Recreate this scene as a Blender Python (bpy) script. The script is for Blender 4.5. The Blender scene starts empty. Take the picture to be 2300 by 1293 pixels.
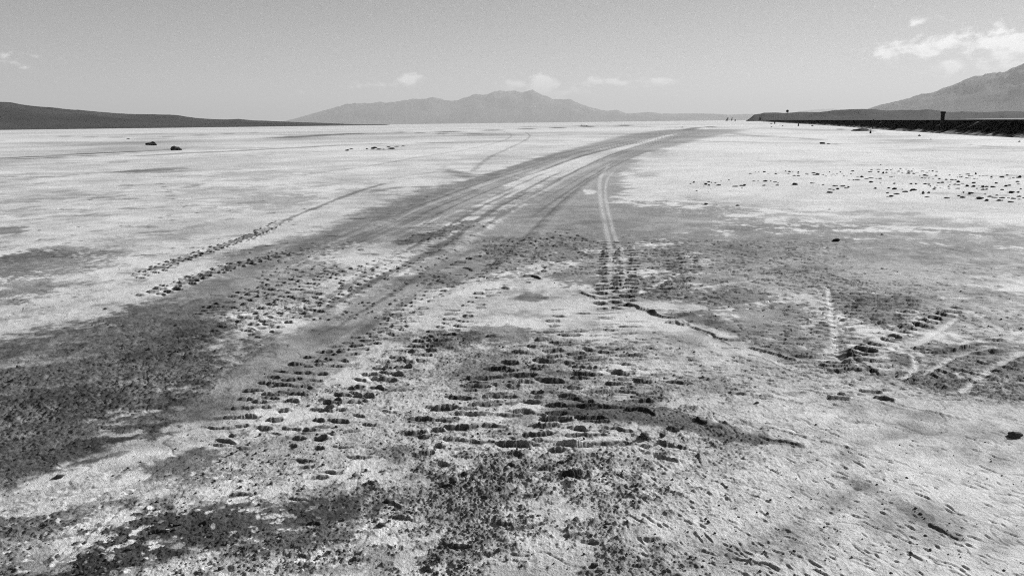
import bpy, bmesh, math, random
import numpy as np
from mathutils import Vector, Matrix
random.seed(7)
rng = np.random.default_rng(11)
C = bpy.context.scene.collection
SC = bpy.context.scene
PI = math.pi

# ------------------------------------------------------------------ camera
FPX = 1789.0                     # focal length in pixels of the 2300 px wide photograph (28 mm)
CAMH = 1.3
ROLL = math.radians(0.69)
PITCH = math.radians(11.70)
F_ = Vector((0, math.cos(PITCH), -math.sin(PITCH)))
Rw = Vector((1, 0, 0)); Uw = Rw.cross(F_)
R_ = math.cos(ROLL) * Rw - math.sin(ROLL) * Uw
U_ = math.sin(ROLL) * Rw + math.cos(ROLL) * Uw
cam_d = bpy.data.cameras.new('camera'); cam = bpy.data.objects.new('camera', cam_d); C.objects.link(cam)
cam_d.sensor_width = 36.0; cam_d.lens = FPX * 36.0 / 2300.0
cam_d.clip_start = 0.05; cam_d.clip_end = 90000
m3 = Matrix((R_, U_, -F_)).transposed()
cam.matrix_world = Matrix.Translation((0, 0, CAMH)) @ m3.to_4x4()
SC.camera = cam

# ------------------------------------------------------------------ light
SUN_AZ = math.radians(58)        # right of the view direction, ahead of the camera
SUN_EL = math.radians(27)
SC.view_settings.view_transform = 'Standard'; SC.view_settings.look = 'None'
SC.view_settings.gamma = 1.0; SC.view_settings.exposure = 0.5
sd = bpy.data.lights.new('sun', 'SUN'); sd.energy = 5.0; sd.angle = math.radians(0.53); sd.color = (1, 1, 1)
so = bpy.data.objects.new('sun', sd); C.objects.link(so)
sun_dir = Vector((math.sin(SUN_AZ) * math.cos(SUN_EL), math.cos(SUN_AZ) * math.cos(SUN_EL), math.sin(SUN_EL)))
so.rotation_euler = sun_dir.to_track_quat('Z', 'Y').to_euler(); so.location = (20, 20, 30)

SC.cycles.use_denoising = False
SC.cycles.use_adaptive_sampling = True; SC.cycles.adaptive_threshold = 0.022; SC.cycles.adaptive_min_samples = 40
SC.cycles.volume_bounces = 0
SC.cycles.max_bounces = 6
SC.render.filter_size = 1.1
SC.cycles.pixel_filter_type = 'BLACKMAN_HARRIS'
SC.cycles.filter_width = 1.1

def px_ray(u, v):
    return F_ + R_ * ((u - 1150.0) / FPX) + U_ * ((646.5 - v) / FPX)
def P(u, v, z=0.0):
    """photo pixel -> (x, y, camera depth) on the plane at height z"""
    d = px_ray(u, v); t = (CAMH - z) / max(-d.z, 1e-5)
    return d.x * t, d.y * t, t
def az_el(u, v):
    d = px_ray(u, v).normalized()
    return math.atan2(d.x, d.y), math.asin(d.z)

# ------------------------------------------------------------------ node helper
class NT:
    def __init__(s, tree): s.t = tree; s.n = tree.nodes; s.l = tree.links
    def new(s, kind, **kw):
        n = s.n.new(kind)
        for k, v in kw.items(): setattr(n, k, v)
        return n
    def put(s, sock, v):
        if isinstance(v, bpy.types.NodeSocket): s.l.new(v, sock)
        elif v is not None: sock.default_value = v
    def math(s, op, a, b=None, c=None, clamp=False):
        n = s.new('ShaderNodeMath', operation=op); n.use_clamp = clamp
        s.put(n.inputs[0], a); s.put(n.inputs[1], b)
        if c is not None: s.put(n.inputs[2], c)
        return n.outputs[0]
    def vmath(s, op, a, b=None, out=0):
        n = s.new('ShaderNodeVectorMath', operation=op)
        s.put(n.inputs[0], a); s.put(n.inputs[1], b)
        return n.outputs[out]
    def noise(s, vec, scale, detail=4, rough=0.55, dist=0.0):
        n = s.new('ShaderNodeTexNoise'); s.put(n.inputs['Vector'], vec)
        n.inputs['Scale'].default_value = scale; n.inputs['Detail'].default_value = detail
        n.inputs['Roughness'].default_value = rough; n.inputs['Distortion'].default_value = dist
        return n.outputs['Fac']
    def maprange(s, v, a, b, c, d, smooth=True):
        n = s.new('ShaderNodeMapRange'); n.interpolation_type = 'SMOOTHSTEP' if smooth else 'LINEAR'
        s.put(n.inputs['Value'], v)
        for k, x in zip(('From Min', 'From Max', 'To Min', 'To Max'), (a, b, c, d)): s.put(n.inputs[k], x)
        return n.outputs['Result']
    def ramp(s, v, stops):
        n = s.new('ShaderNodeValToRGB'); s.put(n.inputs[0], v)
        e = n.color_ramp.elements
        while len(e) < len(stops): e.new(0.5)
        for el, (p, g) in zip(e, stops): el.position = p; el.color = (g, g, g, 1)
        return n.outputs['Color']

# ------------------------------------------------------------------ sky (red-filtered black and white sky)
SKY_STRENGTH = 0.1
def make_world():
    w = bpy.data.worlds.new('World'); SC.world = w; w.use_nodes = True
    w.node_tree.nodes.clear(); N = NT(w.node_tree)
    tc = N.new('ShaderNodeTexCoord').outputs['Generated']
    sky = N.new('ShaderNodeTexSky'); sky.sky_type = 'NISHITA'; sky.sun_disc = False
    sky.sun_elevation = SUN_EL; sky.sun_rotation = SUN_AZ
    sky.altitude = 3600; sky.air_density = 1.0; sky.dust_density = 1.0; sky.ozone_density = 1.0
    sep = N.new('ShaderNodeSeparateColor'); N.l.new(sky.outputs[0], sep.inputs[0])
    base = N.math('MULTIPLY', N.math('ADD', sep.outputs[0], N.math('MULTIPLY', sep.outputs[1], SKY_G)), SKY_GAIN)
    xyz = N.new('ShaderNodeSeparateXYZ'); N.l.new(tc, xyz.inputs[0])
    az = N.math('ARCTAN2', xyz.outputs[0], xyz.outputs[1])
    el = N.math('ARCSINE', xyz.outputs[2])
    comb = N.new('ShaderNodeCombineXYZ'); N.put(comb.inputs[0], az); N.put(comb.inputs[1], el)
    # billows: noise in azimuth / elevation, a little flattened
    sc = N.vmath('MULTIPLY', comb.outputs[0], (1.0, 1.7, 1.0))
    n1 = N.noise(sc, 36, 7, 0.6, 0.3)
    hz_ = N.math('MULTIPLY', N.math('POWER', N.math('SUBTRACT', 1.0, N.math('ABSOLUTE', xyz.outputs[2])), 5.0), 0.9)
    base = N.math('ADD', base, hz_)
    clouds = [(2062, 98, 52, 28, .75), (2105, 124, 50, 34, .7), (1988, 112, 26, 16, .5), (2080, 125, 34, 14, .7), (2165, 96, 75, 20, .8), (2250, 90, 75, 24, 1.0),
              (2200, 60, 70, 13, .35), (2141, 152, 24, 8, .7), (2265, 148, 60, 18, .8), (2300, 110, 60, 30, .9), (2420, 100, 90, 40, .9),
              (45, 135, 44, 18, .45), (925, 182, 28, 12, .8), (865, 190, 40, 10, .7), (800, 193, 40, 9, .6), (700, 205, 50, 8, .3), (1150, 198, 22, 13, .6),
              (1216, 194, 34, 18, 1.3), (1245, 208, 60, 12, .8), (1160, 190, 40, 10, .8), (1350, 184, 50, 8, 1.0), (1420, 185, 40, 8, .9), (1478, 183, 30, 7, .9), (1292, 186, 14, 5, .6),
              (1330, 218, 60, 9, .3), (1060, 210, 40, 8, .3), (1500, 215, 100, 8, .22)]
    tot = None
    for (u, v, ru, rv, s_) in clouds:
        a, e = az_el(u, v)
        d = N.vmath('SUBTRACT', comb.outputs[0], (a, e, 0))
        d = N.vmath('MULTIPLY', d, (FPX / ru / 1.25, FPX / rv / 1.25, 0))
        q = N.vmath('DOT_PRODUCT', d, d, out=1)
        g = N.math('MULTIPLY', N.math('POWER', 2.718, N.math('MULTIPLY', q, -1.0)), s_)
        tot = g if tot is None else N.math('MAXIMUM', tot, g)
    k = N.math('ADD', tot, N.math('MULTIPLY', N.math('SUBTRACT', n1, 0.5), 3.4))
    k = N.math('MULTIPLY', N.maprange(k, 0.3, 1.1, 0, 1), N.maprange(tot, 0.02, 0.3, 0, 1))
    bright = N.math('ADD', N.math('MULTIPLY', N.math('SUBTRACT', CLOUD, base), k), base)
    bg = N.new('ShaderNodeBackground'); N.put(bg.inputs['Color'], bright); bg.inputs['Strength'].default_value = SKY_STRENGTH
    out = N.new('ShaderNodeOutputWorld'); N.l.new(bg.outputs[0], out.inputs[0])
SKY_GAIN, SKY_G, CLOUD = 0.55, 0.0, 10.5
make_world()

# ------------------------------------------------------------------ numpy noise
PERM = rng.permutation(4096).astype(np.int32)
GR = rng.uniform(0, 2 * PI, 4096).astype(np.float32); GX, GY = np.cos(GR), np.sin(GR)
def pnoise(x, y, seed=0):
    xi = np.floor(x); yi = np.floor(y)
    fx = (x - xi).astype(np.float32); fy = (y - yi).astype(np.float32)
    xi = xi.astype(np.int64); yi = yi.astype(np.int64)
    u = fx * fx * fx * (fx * (fx * 6 - 15) + 10); v = fy * fy * fy * (fy * (fy * 6 - 15) + 10)
    def g(ix, iy, dx, dy):
        h = PERM[(PERM[(ix + seed * 131) & 4095] + iy) & 4095]
        return GX[h] * dx + GY[h] * dy
    a = g(xi, yi, fx, fy); b = g(xi + 1, yi, fx - 1, fy)
    c = g(xi, yi + 1, fx, fy - 1); d = g(xi + 1, yi + 1, fx - 1, fy - 1)
    ab = a + u * (b - a); cd = c + u * (d - c)
    return (ab + v * (cd - ab)) * 1.5

def sstep(x, a=0.0, b=1.0):
    t = np.clip((x - a) / (b - a), 0, 1); return t * t * (3 - 2 * t)

# ------------------------------------------------------------------ ground sheet: polar grid, finest where it is nearest
def make_axes():
    fr = 797.0
    rs = [0.0, 0.5, 1.0, 1.4, 1.6]
    r = 1.7
    while r < 30000:
        rs.append(r)
        if r < 14: st = 0.55
        elif r < 60: st = 0.6
        elif r < 400: st = 0.9
        else: st = 2.0
        dr = st * (r * r + CAMH * CAMH) / (CAMH * fr)
        r += min(dr, r * 0.35)
    rs.append(32000.0)
    a = [-180 + i * 6 for i in range(23)]
    a = [x for x in a if x < -48]
    fine = np.arange(-38.0, 38.0001, 0.056)
    a = a + list(np.linspace(-48, -38.3, 40)) + list(fine) + list(np.linspace(38.3, 48, 40)) + [48 + i * 6 for i in range(1, 22)] + [180.0]
    return np.array(rs), np.radians(np.array(a))
RS, AZ = make_axes()
NR, NA = len(RS), len(AZ)
Rg, Ag = np.meshgrid(RS, AZ, indexing='ij')
X = Rg * np.sin(Ag); Y = Rg * np.cos(Ag)
DR = np.gradient(RS)
print('ground grid', NR, NA)

def win(cx, cy, rad):
    """index window of the grid that covers a disc"""
    r = math.hypot(cx, cy)
    i0 = max(0, np.searchsorted(RS, r - rad) - 1); i1 = min(NR, np.searchsorted(RS, r + rad) + 1)
    if rad >= r * 0.95: return slice(i0, i1), slice(0, NA)
    a = math.atan2(cx, cy); w = math.asin(rad / r)
    j0 = max(0, np.searchsorted(AZ, a - w) - 1); j1 = min(NA, np.searchsorted(AZ, a + w) + 1)
    return slice(i0, i1), slice(j0, j1)

def fbm(scale, octs, seed, rough=0.5, ang=0.0, stretch=1.0, sl=None):
    xs, ys, dr = (X, Y, DR) if sl is None else (X[sl], Y[sl], DR[sl[0]])
    if ang or stretch != 1.0:
        c, s = math.cos(ang), math.sin(ang)
        xa = (xs * s + ys * c) / stretch; ya = (xs * c - ys * s)
        xs, ys = xa, ya
    out = np.zeros(xs.shape, np.float32); amp = 1.0
    for o in range(octs):
        L = scale / 2 ** o
        wrow = np.clip(L * max(1.0, stretch) / (1.6 * dr), 0, 1) ** 1.0
        rows = np.nonzero(wrow > 0.04)[0]
        if len(rows):
            k = rows[-1] + 1
            out[:k] += (amp * wrow[:k, None]) * pnoise(xs[:k] / L + 17.3 * o + seed, ys[:k] / L - 9.1 * o, seed + o)
        amp *= rough
    return out

nXL = fbm(60, 3, 1); nL = fbm(9.0, 4, 5); nM = fbm(1.6, 4, 9); nS = fbm(0.33, 3, 21); nT = fbm(0.07, 3, 33, 0.6)
nWarp = 0.5 * nM + 0.35 * nS + 0.25 * nT

D = np.full(X.shape, 0.14, np.float32)       # dirt amount: 0 salt crust, 1 grey packed dirt, 1.6 damp dark soil; dents and steps add painted shade
A = np.full(X.shape, 0.22, np.float32)       # roughness of the crust
H = np.zeros(X.shape, np.float32)

def blend(sl, m, d, a):
    if d is not None: D[sl] += (d - D[sl]) * m
    if a is not None: A[sl] += (a - A[sl]) * m

def blob(u, v, ru, rv, d, s=1.0, a=None, ragged=0.55, ang=0):
    """soft ragged patch given by its centre and half sizes as they read in the photograph"""
    cx, cy, t = P(u, v)
    sx = ru * t / FPX
    y1 = P(u, max(v - rv, 300))[1]; y0 = P(u, v + rv)[1]; sy = max((y1 - y0) / 2, 0.02)
    cy = (y1 + y0) / 2; cx = cx * cy / P(u, v)[1]
    vx, vy = cx / math.hypot(cx, cy), cy / math.hypot(cx, cy)
    rad = max(sx, sy) * 1.7
    sl = win(cx, cy, rad)
    dx, dy = X[sl] - cx, Y[sl] - cy
    b = dx * vx + dy * vy; q = dx * vy - dy * vx
    if ang:
        c, s_ = math.cos(ang), math.sin(ang); b, q = b * c + q * s_, q * c - b * s_
    rr = np.sqrt((q / sx) ** 2 + (b / sy) ** 2)
    big = 1.0 if max(sx, sy) > 0.5 else 0.6
    m = sstep(1.0 - rr + ragged * big * np.clip(rr * 1.5, 0.12, 1) * (0.6 * nM[sl] + 1.1 * nS[sl] + 1.2 * nT[sl] + (0.6 * nL[sl] if sy > 4 else 0)), -0.15, 0.35) * s
    blend(sl, m, d, a)

def smooth_path(pts, n=10):
    """Catmull-Rom through photo points, returned on the ground: rows of x, y, depth, width"""
    q = [np.array(p, float) for p in pts]
    q = [2 * q[0] - q[1]] + q + [2 * q[-1] - q[-2]]
    out = []
    for i in range(1, len(q) - 2):
        for k in range(n):
            t = k / n
            out.append(0.5 * ((2 * q[i]) + (-q[i - 1] + q[i + 1]) * t + (2 * q[i - 1] - 5 * q[i] + 4 * q[i + 1] - q[i + 2]) * t * t
                              + (-q[i - 1] + 3 * q[i] - 3 * q[i + 1] + q[i + 2]) * t ** 3))
    out.append(q[-2])
    res = []
    for p in out:
        x, y, t = P(p[0], p[1]); res.append((x, y, t, abs(p[2]) * t / FPX if len(p) > 2 else 0))
    return np.array(res)

def path_field(G, pad=1.6, metres=None):
    """distance / lateral / arc length / width fields around a ground path"""
    w = G[:, 3] if metres is None else np.full(len(G), metres)
    i0, i1, j0, j1 = NR, 0, NA, 0
    segs = []
    s = 0.0
    for k in range(len(G) - 1):
        a, b = G[k, :2], G[k + 1, :2]; L = float(np.hypot(*(b - a)))
        if L < 1e-4: continue
        rad = L / 2 + max(w[k], w[k + 1]) * pad
        sl = win((a[0] + b[0]) / 2, (a[1] + b[1]) / 2, rad)
        segs.append((a, b, L, s, w[k], w[k + 1], sl)); s += L
        i0 = min(i0, sl[0].start); i1 = max(i1, sl[0].stop); j0 = min(j0, sl[1].start); j1 = max(j1, sl[1].stop)
    S = (slice(i0, i1), slice(j0, j1)); shp = (i1 - i0, j1 - j0)
    dist = np.full(shp, 1e9, np.float32); lat = np.zeros(shp, np.float32); arc = np.zeros(shp, np.float32); wid = np.full(shp, 1e-3, np.float32)
    for a, b, L, s0, w0, w1, sl in segs:
        loc = (slice(sl[0].start - i0, sl[0].stop - i0), slice(sl[1].start - j0, sl[1].stop - j0))
        dx, dy = X[sl] - a[0], Y[sl] - a[1]; ux, uy = (b - a) / L
        t = np.clip((dx * ux + dy * uy) / L, 0, 1)
        px, py = dx - t * L * ux, dy - t * L * uy
        dd = np.hypot(px, py); m = dd < dist[loc]
        lt = dx * uy - dy * ux
        dist[loc] = np.where(m, dd, dist[loc]); lat[loc] = np.where(m, lt, lat[loc])
        arc[loc] = np.where(m, s0 + t * L, arc[loc]); wid[loc] = np.where(m, w0 + (w1 - w0) * t, wid[loc])
    return S, dist, lat, arc, wid, s

def stroke(pts, d, s=1.0, a=None, soft=0.45, ragged=0.4, metres=None, dh=0.0, fade=0.0, n=8):
    G = smooth_path(pts, n)
    S, dist, lat, arc, wid, L = path_field(G, 1.7, metres)
    q = dist / wid
    m = sstep(1.0 - q + ragged * (0.9 * nS[S] + 0.8 * nT[S] + 0.4 * nM[S]), -soft * 0.6, soft * 1.2) * s
    if fade: m = m * sstep(arc, 0, fade * L) * sstep(L - arc, 0, fade * L)
    blend(S, m, d, a)
    if dh:
        H[S] += dh * m

def band(left, right, d, s=1.0, a=None, soft=0.18, n=8):
    """area between two photo outlines with the same number of points"""
    pts = []
    for l, r in zip(left, right):
        pts.append(((l[0] + r[0]) / 2, (l[1] + r[1]) / 2, 0))
    L = smooth_path([p + (0,) for p in left], n); Rr = smooth_path([p + (0,) for p in right], n)
    G = (L + Rr) / 2; G[:, 3] = np.hypot(L[:, 0] - Rr[:, 0], L[:, 1] - Rr[:, 1]) / 2
    S, dist, lat, arc, wid, _ = path_field(G, 1.5)
    q = dist / wid
    m = sstep(1.0 - q + soft * (1.2 * nS[S] + 1.0 * nT[S] + .45 * nM[S]), -soft, soft * 1.6) * s
    blend(S, m, d, a)

# --- large patches -------------------------------------------------
D += 0.06 + 0.12 * nL + 0.16 * np.clip(nM, -1, 1)
exec_order = []
# right and centre fields
blob(1850, 670, 640, 170, 0.66, 1, .6, .4)
blob(2150, 585, 480, 60, 0.70, .75, .5, .7)
blob(2050, 535, 560, 22, 0.75, .7, .4, .8)
blob(1700, 560, 320, 60, 0.80, .8, .5, .6)
blob(1450, 520, 330, 70, 0.85, .85, .4, .5)
blob(1250, 560, 260, 90, 0.85, .9, .45, .5)
blob(2130, 620, 260, 26, 0.30, .7, .3, .6)
blob(2200, 690, 160, 40, 0.45, .7, .45, .6)
blob(1760, 680, 150, 38, 0.22, .8, .35, .7)
blob(1640, 668, 110, 26, 1.1, .85, .4, .6)
blob(1730, 730, 150, 60, 0.80, .8, .4, .5)
blob(1830, 760, 120, 40, 0.85, .7, .6, .5)
blob(1960, 700, 95, 42, 0.95, .8, .7, .9)
blob(1640, 630, 170, 18, 0.5, .6, .5, .8)
blob(2180, 740, 150, 40, 0.6, .6, .6, .6)
blob(2190, 815, 130, 55, 0.8, .8, .7, .8)
blob(2100, 860, 100, 22, 1.0, .8, .7, .9)
blob(2250, 860, 80, 50, 0.8, .8, .7, .8)
blob(1980, 800, 90, 38, 0.35, .8, .5, .5)
blob(2025, 808, 40, 20, 1.15, .9, .5, .5)
# lighter foreground right
blob(1500, 770, 260, 60, 0.30, .8, .3, .5)
blob(1600, 860, 320, 70, 0.42, .8, .35, .5)
blob(1900, 980, 520, 110, 0.18, .95, .25, .4)
blob(1750, 1180, 620, 230, 0.22, .95, .35, .4)
blob(2150, 1200, 400, 220, 0.17, .9, .25, .4)
blob(1560, 870, 80, 26, 0.75, .7, .4, .6)
blob(1860, 905, 70, 18, 0.4, .6, .3, .6)
# centre foreground
blob(1150, 860, 350, 120, 0.42, .9, .7, .5)
blob(900, 960, 380, 130, 0.34, .9, .7, .5)
blob(1150, 1060, 320, 130, 0.3, .9, .5, .5)
blob(1250, 810, 160, 50, 0.58, .8, .7, .6)
blob(1340, 915, 120, 38, 0.82, .85, .7, .6)
blob(1120, 750, 90, 26, 0.85, .8, .35, .6)
blob(1040, 765, 60, 22, 1.0, .8, .9, .7)
blob(1030, 850, 130, 40, 0.7, .6, .7, .7)
blob(1230, 950, 110, 34, 0.25, .6, .5, .6)
stroke([(1255, 1045, 30), (1290, 1100, 70), (1350, 1180, 80), (1430, 1300, 90)], .62, .75, .75, soft=.8, ragged=.9)
stroke([(940, 1030, 30), (1010, 1075, 60), (1060, 1130, 50)], .68, .8, .85, soft=.8, ragged=.9)
blob(1120, 1200, 150, 80, 0.22, .8, .5, .6)
blob(720, 1020, 330, 100, .42, .8, .8, .7)
blob(700, 1170, 520, 120, .62, .75, .75, .9)
blob(650, 1040, 240, 80, 0.42, .8, .8, .8)
# far patches
blob(330, 384, 70, 5, 1.1, .95, None, .5); blob(390, 378, 50, 3, 0.7, .8, None, .6); blob(360, 385, 70, 3, 0.75, .8, None, .6)
blob(520, 440, 260, 24, 0.42, .7, None, .7); blob(620, 450, 120, 16, 0.62, .8, .2, .6); blob(560, 395, 120, 10, 0.45, .7, None, .7)
blob(70, 600, 150, 50, 1.15, .95, .4, .7); blob(150, 600, 140, 36, 0.75, .7, .4, 1.0); blob(50, 575, 90, 16, 1.3, .8, .4, .9); blob(60, 650, 110, 26, 0.9, .8, .8, 1.0)
blob(250, 470, 420, 60, 0.26, .6, None, .8); blob(120, 440, 170, 12, 0.42, .6, None, .8); blob(80, 480, 120, 10, 0.5, .6, None, .9); blob(20, 518, 40, 10, 1.0, .8, None, .7); blob(330, 540, 130, 12, 0.45, .6, None, .9)
blob(2200, 369, 220, 8, 0.6, .85, None, .7); blob(2080, 372, 160, 4, 0.6, .6, None, .7); blob(1480, 338, 20, 9, 0.5, .8, None, .6)
blob(1450, 393, 40, 5, 0.6, .8, None, .6); blob(1900, 490, 320, 8, 0.45, .6, None, .8); blob(2100, 505, 250, 7, 0.55, .6, None, .8)
blob(1900, 458, 200, 4, 0.28, .6, None, .8); blob(1600, 497, 150, 5, 0.5, .6, None, .8)
blob(1950, 400, 620, 60, .04, .75, None, .5); blob(1650, 330, 160, 20, .05, .7, None, .6); blob(750, 335, 420, 22, .06, .6, None, .6); blob(700, 520, 180, 20, .05, .6, None, .6); blob(300, 620, 260, 22, .08, .6, None, .7)
for k in range(46):
    u = random.uniform(-100, 2400); v = 292 + 190 * random.random() ** 1.6
    blob(u, v, random.uniform(20, 130), random.uniform(1.2, 4.5), random.uniform(0.3, 0.62), .65, None, .9)

# --- the worn main track ------------------------------------------
band([(1548, 290), (1440, 308), (1243, 349), (1090, 397), (1010, 424), (880, 466), (800, 505), (700, 545), (600, 595), (480, 635), (330, 700)],
     [(1572, 291), (1475, 311), (1290, 352), (1140, 402), (1060, 440), (990, 490), (900, 540), (700, 600), (620, 650), (540, 690), (470, 740)], 0.78, .9, .25)
band([(1578, 291), (1500, 308), (1400, 334), (1300, 372), (1190, 436), (1090, 500), (1000, 560), (890, 630), (760, 700), (600, 780), (430, 880)],
     [(1600, 293), (1530, 311), (1440, 338), (1400, 372), (1400, 430), (1380, 520), (1200, 600), (1000, 650), (830, 740), (700, 850), (560, 930)], 0.74, .9, .22)
# light ribs between the ruts
stroke([(1520, 300, 1), (1400, 331, 1), (1300, 366, 1), (1230, 398, 1), (1165, 428, 1), (1110, 450, 1)], .08, .95, .2, metres=.42, ragged=.35, fade=.12)
stroke([(1300, 349, 1), (1200, 380, 1), (1100, 414, 1), (1040, 440, 1)], .35, .7, .2, metres=.12, ragged=.5, fade=.2)
stroke([(1505, 303, 7), (1400, 330, 9), (1340, 347, 10), (1250, 390, 14), (1165, 428, 18), (1090, 455, 16)], 0.22, .9, .2, ragged=.5)
stroke([(1040, 470, 8), (960, 500, 12), (900, 522, 20), (860, 535, 12)], 0.35, .8, .3)
stroke([(1130, 445, 10), (1100, 475, 12), (1060, 520, 14), (1020, 570, 14)], 0.55, .8, .2)
EL = [(1548, 290), (1440, 308), (1243, 349), (1090, 397), (1010, 424), (880, 466), (800, 505), (700, 545), (600, 595), (480, 635)]
ER = [(1600, 293), (1530, 311), (1440, 338), (1375, 372), (1290, 425), (1210, 480), (1120, 550), (1010, 620), (880, 700), (740, 790)]
for k in range(90):      # fine wheel lines running along the track
    f = random.random(); i0 = random.randint(0, 7); pts = []
    wob = random.uniform(-.02, .02)
    for i in range(i0, min(i0 + random.randint(3, 5), 10)):
        g = f + wob * (i - i0)
        u_ = EL[i][0] * (1 - g) + ER[i][0] * g; v_ = EL[i][1] * (1 - g) + ER[i][1] * g
        pts.append((u_, v_, 1))
    if len(pts) > 2: stroke(pts, random.choice([.4, .55, 1.1, 1.2, 1.35]), .5, None, metres=random.uniform(.018, .06), ragged=.4, fade=.2)
stroke([e + (1,) for e in EL], .95, .75, None, metres=.16, ragged=.6)
stroke([(1243, 352, 1), (1090, 402, 1), (960, 446, 1), (840, 495, 1)], 1.1, .6, None, metres=.1, ragged=.6)
blob(800, 578, 100, 26, 0.12, .95, .3, .5); blob(850, 560, 60, 14, 0.3, .7, .3, .6)
stroke([(700, 630, 40), (620, 680, 60), (540, 720, 70), (440, 760, 60)], 0.32, .8, .85, ragged=.6)
blob(560, 710, 90, 26, 0.06, .8, .9, .7); blob(650, 690, 60, 14, 0.1, .7, .9, .6); blob(430, 745, 90, 30, 0.15, .8, .6, .6)
# dark lower left
band([(300, 690), (180, 720), (60, 760), (-60, 800), (-150, 900), (-200, 1100)], [(470, 720), (430, 790), (480, 840), (420, 900), (300, 985), (60, 1080)], 1.32, .95, .85, soft=.3)
blob(120, 785, 230, 34, .85, .75, .4, .9); blob(330, 900, 120, 40, 1.5, .6, .5, .9)
blob(390, 700, 120, 26, 1.1, .8, .3, .5)
blob(90, 1000, 240, 70, 1.35, .8, .5, .6); blob(200, 850, 160, 20, 1.1, .5, .4, .8); blob(70, 815, 90, 9, 0.5, .7, .3, .8); blob(60, 880, 100, 12, 0.95, .6, .4, .8)
stroke([(190, 700, 50), (60, 715, 70), (-80, 730, 70)], 0.2, .8, .4)
stroke([(640, 800, 60), (560, 860, 70), (470, 920, 60)], 0.72, .8, .25, ragged=.5)
stroke([(600, 880, 40), (480, 960, 45), (340, 1030, 50), (180, 1085, 50), (60, 1120, 60), (-100, 1150, 80)], 0.42, .9, .4, ragged=.6)
blob(390, 1045, 110, 30, 1.05, .85, .5, .6); blob(430, 1020, 60, 12, 1.2, .7, .6, .6)
blob(250, 1120, 140, 26, 0.55, .7, .5, .8)
blob(100, 1190, 200, 50, 1.1, .8, .6, .8); blob(30, 1240, 90, 26, 0.3, .7, .5, .8)
blob(430, 1180, 190, 55, 1.45, .9, .6, .7); blob(700, 1150, 180, 34, 1.3, .9, .4, .6); blob(260, 1250, 160, 34, 1.35, .85, .6, .7)
blob(700, 1210, 120, 30, 1.2, .8, .6, .7); blob(560, 1235, 80, 16, .9, .7, .7, .8)
stroke([(240, 1145, 30), (120, 1205, 40), (-20, 1250, 50)], 0.45, .8, .4, ragged=.8)
blob(700, 1262, 190, 32, 0.12, .9, .8, .7); blob(400, 1275, 90, 22, 0.1, .85, .6, .7); blob(500, 1105, 90, 24, 0.12, .8, .5, .6); blob(860, 1180, 60, 14, 0.15, .8, .5, .7)
blob(960, 1290, 90, 26, 0.3, .7, .9, .7); blob(1000, 1240, 60, 14, .9, .6, .8, .8)
blob(410, 1140, 14, 20, 0.0, .9, .5, .8); blob(610, 1160, 22, 5, 0.0, .8, .4, .8); blob(135, 1275, 26, 10, 0.0, .9, .4, .7); blob(470, 1245, 22, 6, 0.0, .9, .4, .7)
blob(350, 1215, 22, 6, 0.0, .8, .4, .8); blob(115, 948, 9, 3, 0.0, .9, .2, .3); blob(855, 1182, 10, 5, -.1, .9, .2, .3)
for k in range(16):
    blob(random.uniform(120, 620), random.uniform(1130, 1290), random.uniform(3, 9), random.uniform(1.5, 3.5), -.05, .9, None, .6)

for k in range(110):     # small damp stains at left and on the salt beyond
    u = random.uniform(-60, 620); v = random.uniform(400, 700); blob(u, v, random.uniform(8, 40), random.uniform(1, 3.5), random.uniform(.5, .9), .45, None, 1.4)
for k in range(40):
    blob(random.uniform(-60, 420), random.uniform(730, 1040), random.uniform(20, 90), random.uniform(3, 12), random.uniform(.4, 1.8), .55, None, 1.2)
# light island in the middle
stroke([(1000, 655, 60), (960, 690, 70), (900, 730, 50)], 0.12, .9, .4, ragged=.5)
blob(1150, 592, 210, 30, 0.78, .8, .5, .6); blob(1180, 562, 120, 22, 1.0, .8, .7, .6); blob(1230, 648, 150, 15, 0.06, .95, .25, .4); blob(1100, 690, 200, 34, 0.25, .85, .3, .5); blob(1290, 700, 150, 36, 0.26, .85, .3, .5)
blob(1195, 671, 34, 11, 0.9, .9, .35, .3)
blob(1010, 630, 45, 14, 1.0, .8, .9, .7)
blob(1270, 570, 45, 26, 1.1, .8, .3, .5); blob(1290, 620, 60, 22, 0.9, .8, .4, .6); blob(1200, 565, 80, 30, 0.75, .6, .8, .6)
blob(1230, 600, 70, 10, 0.4, .7, .3, .5)
stroke([(1330, 583, 12), (1280, 600, 14), (1210, 622, 14)], 0.3, .8, .2)
# smooth dust puddle and tongue of clean salt below it
PUD = [(1420, 676, 1), (1450, 684, 1), (1490, 690, 1), (1530, 692, 1), (1556, 692, 1)]
stroke([(1460, 705, 10), (1520, 712, 12), (1580, 705, 18), (1600, 715, 18)], 1.1, .85, .6)
stroke([(1430, 708, 30), (1520, 740, 42), (1620, 775, 48), (1720, 805, 34), (1790, 830, 18)], 0.08, .95, .15, soft=.4, ragged=.25)
stroke([(1560, 718, 22), (1640, 742, 36), (1740, 775, 50), (1800, 800, 40)], 0.82, .9, .3, ragged=.35)
blob(1470, 590, 130, 50, .78, .8, .6, .6); blob(1330, 600, 60, 40, .8, .7, .4, .6)
blob(1430, 838, 50, 9, 0.05, .8, .3, .5); blob(1260, 910, 120, 18, .6, .5, .6, .6)
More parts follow.
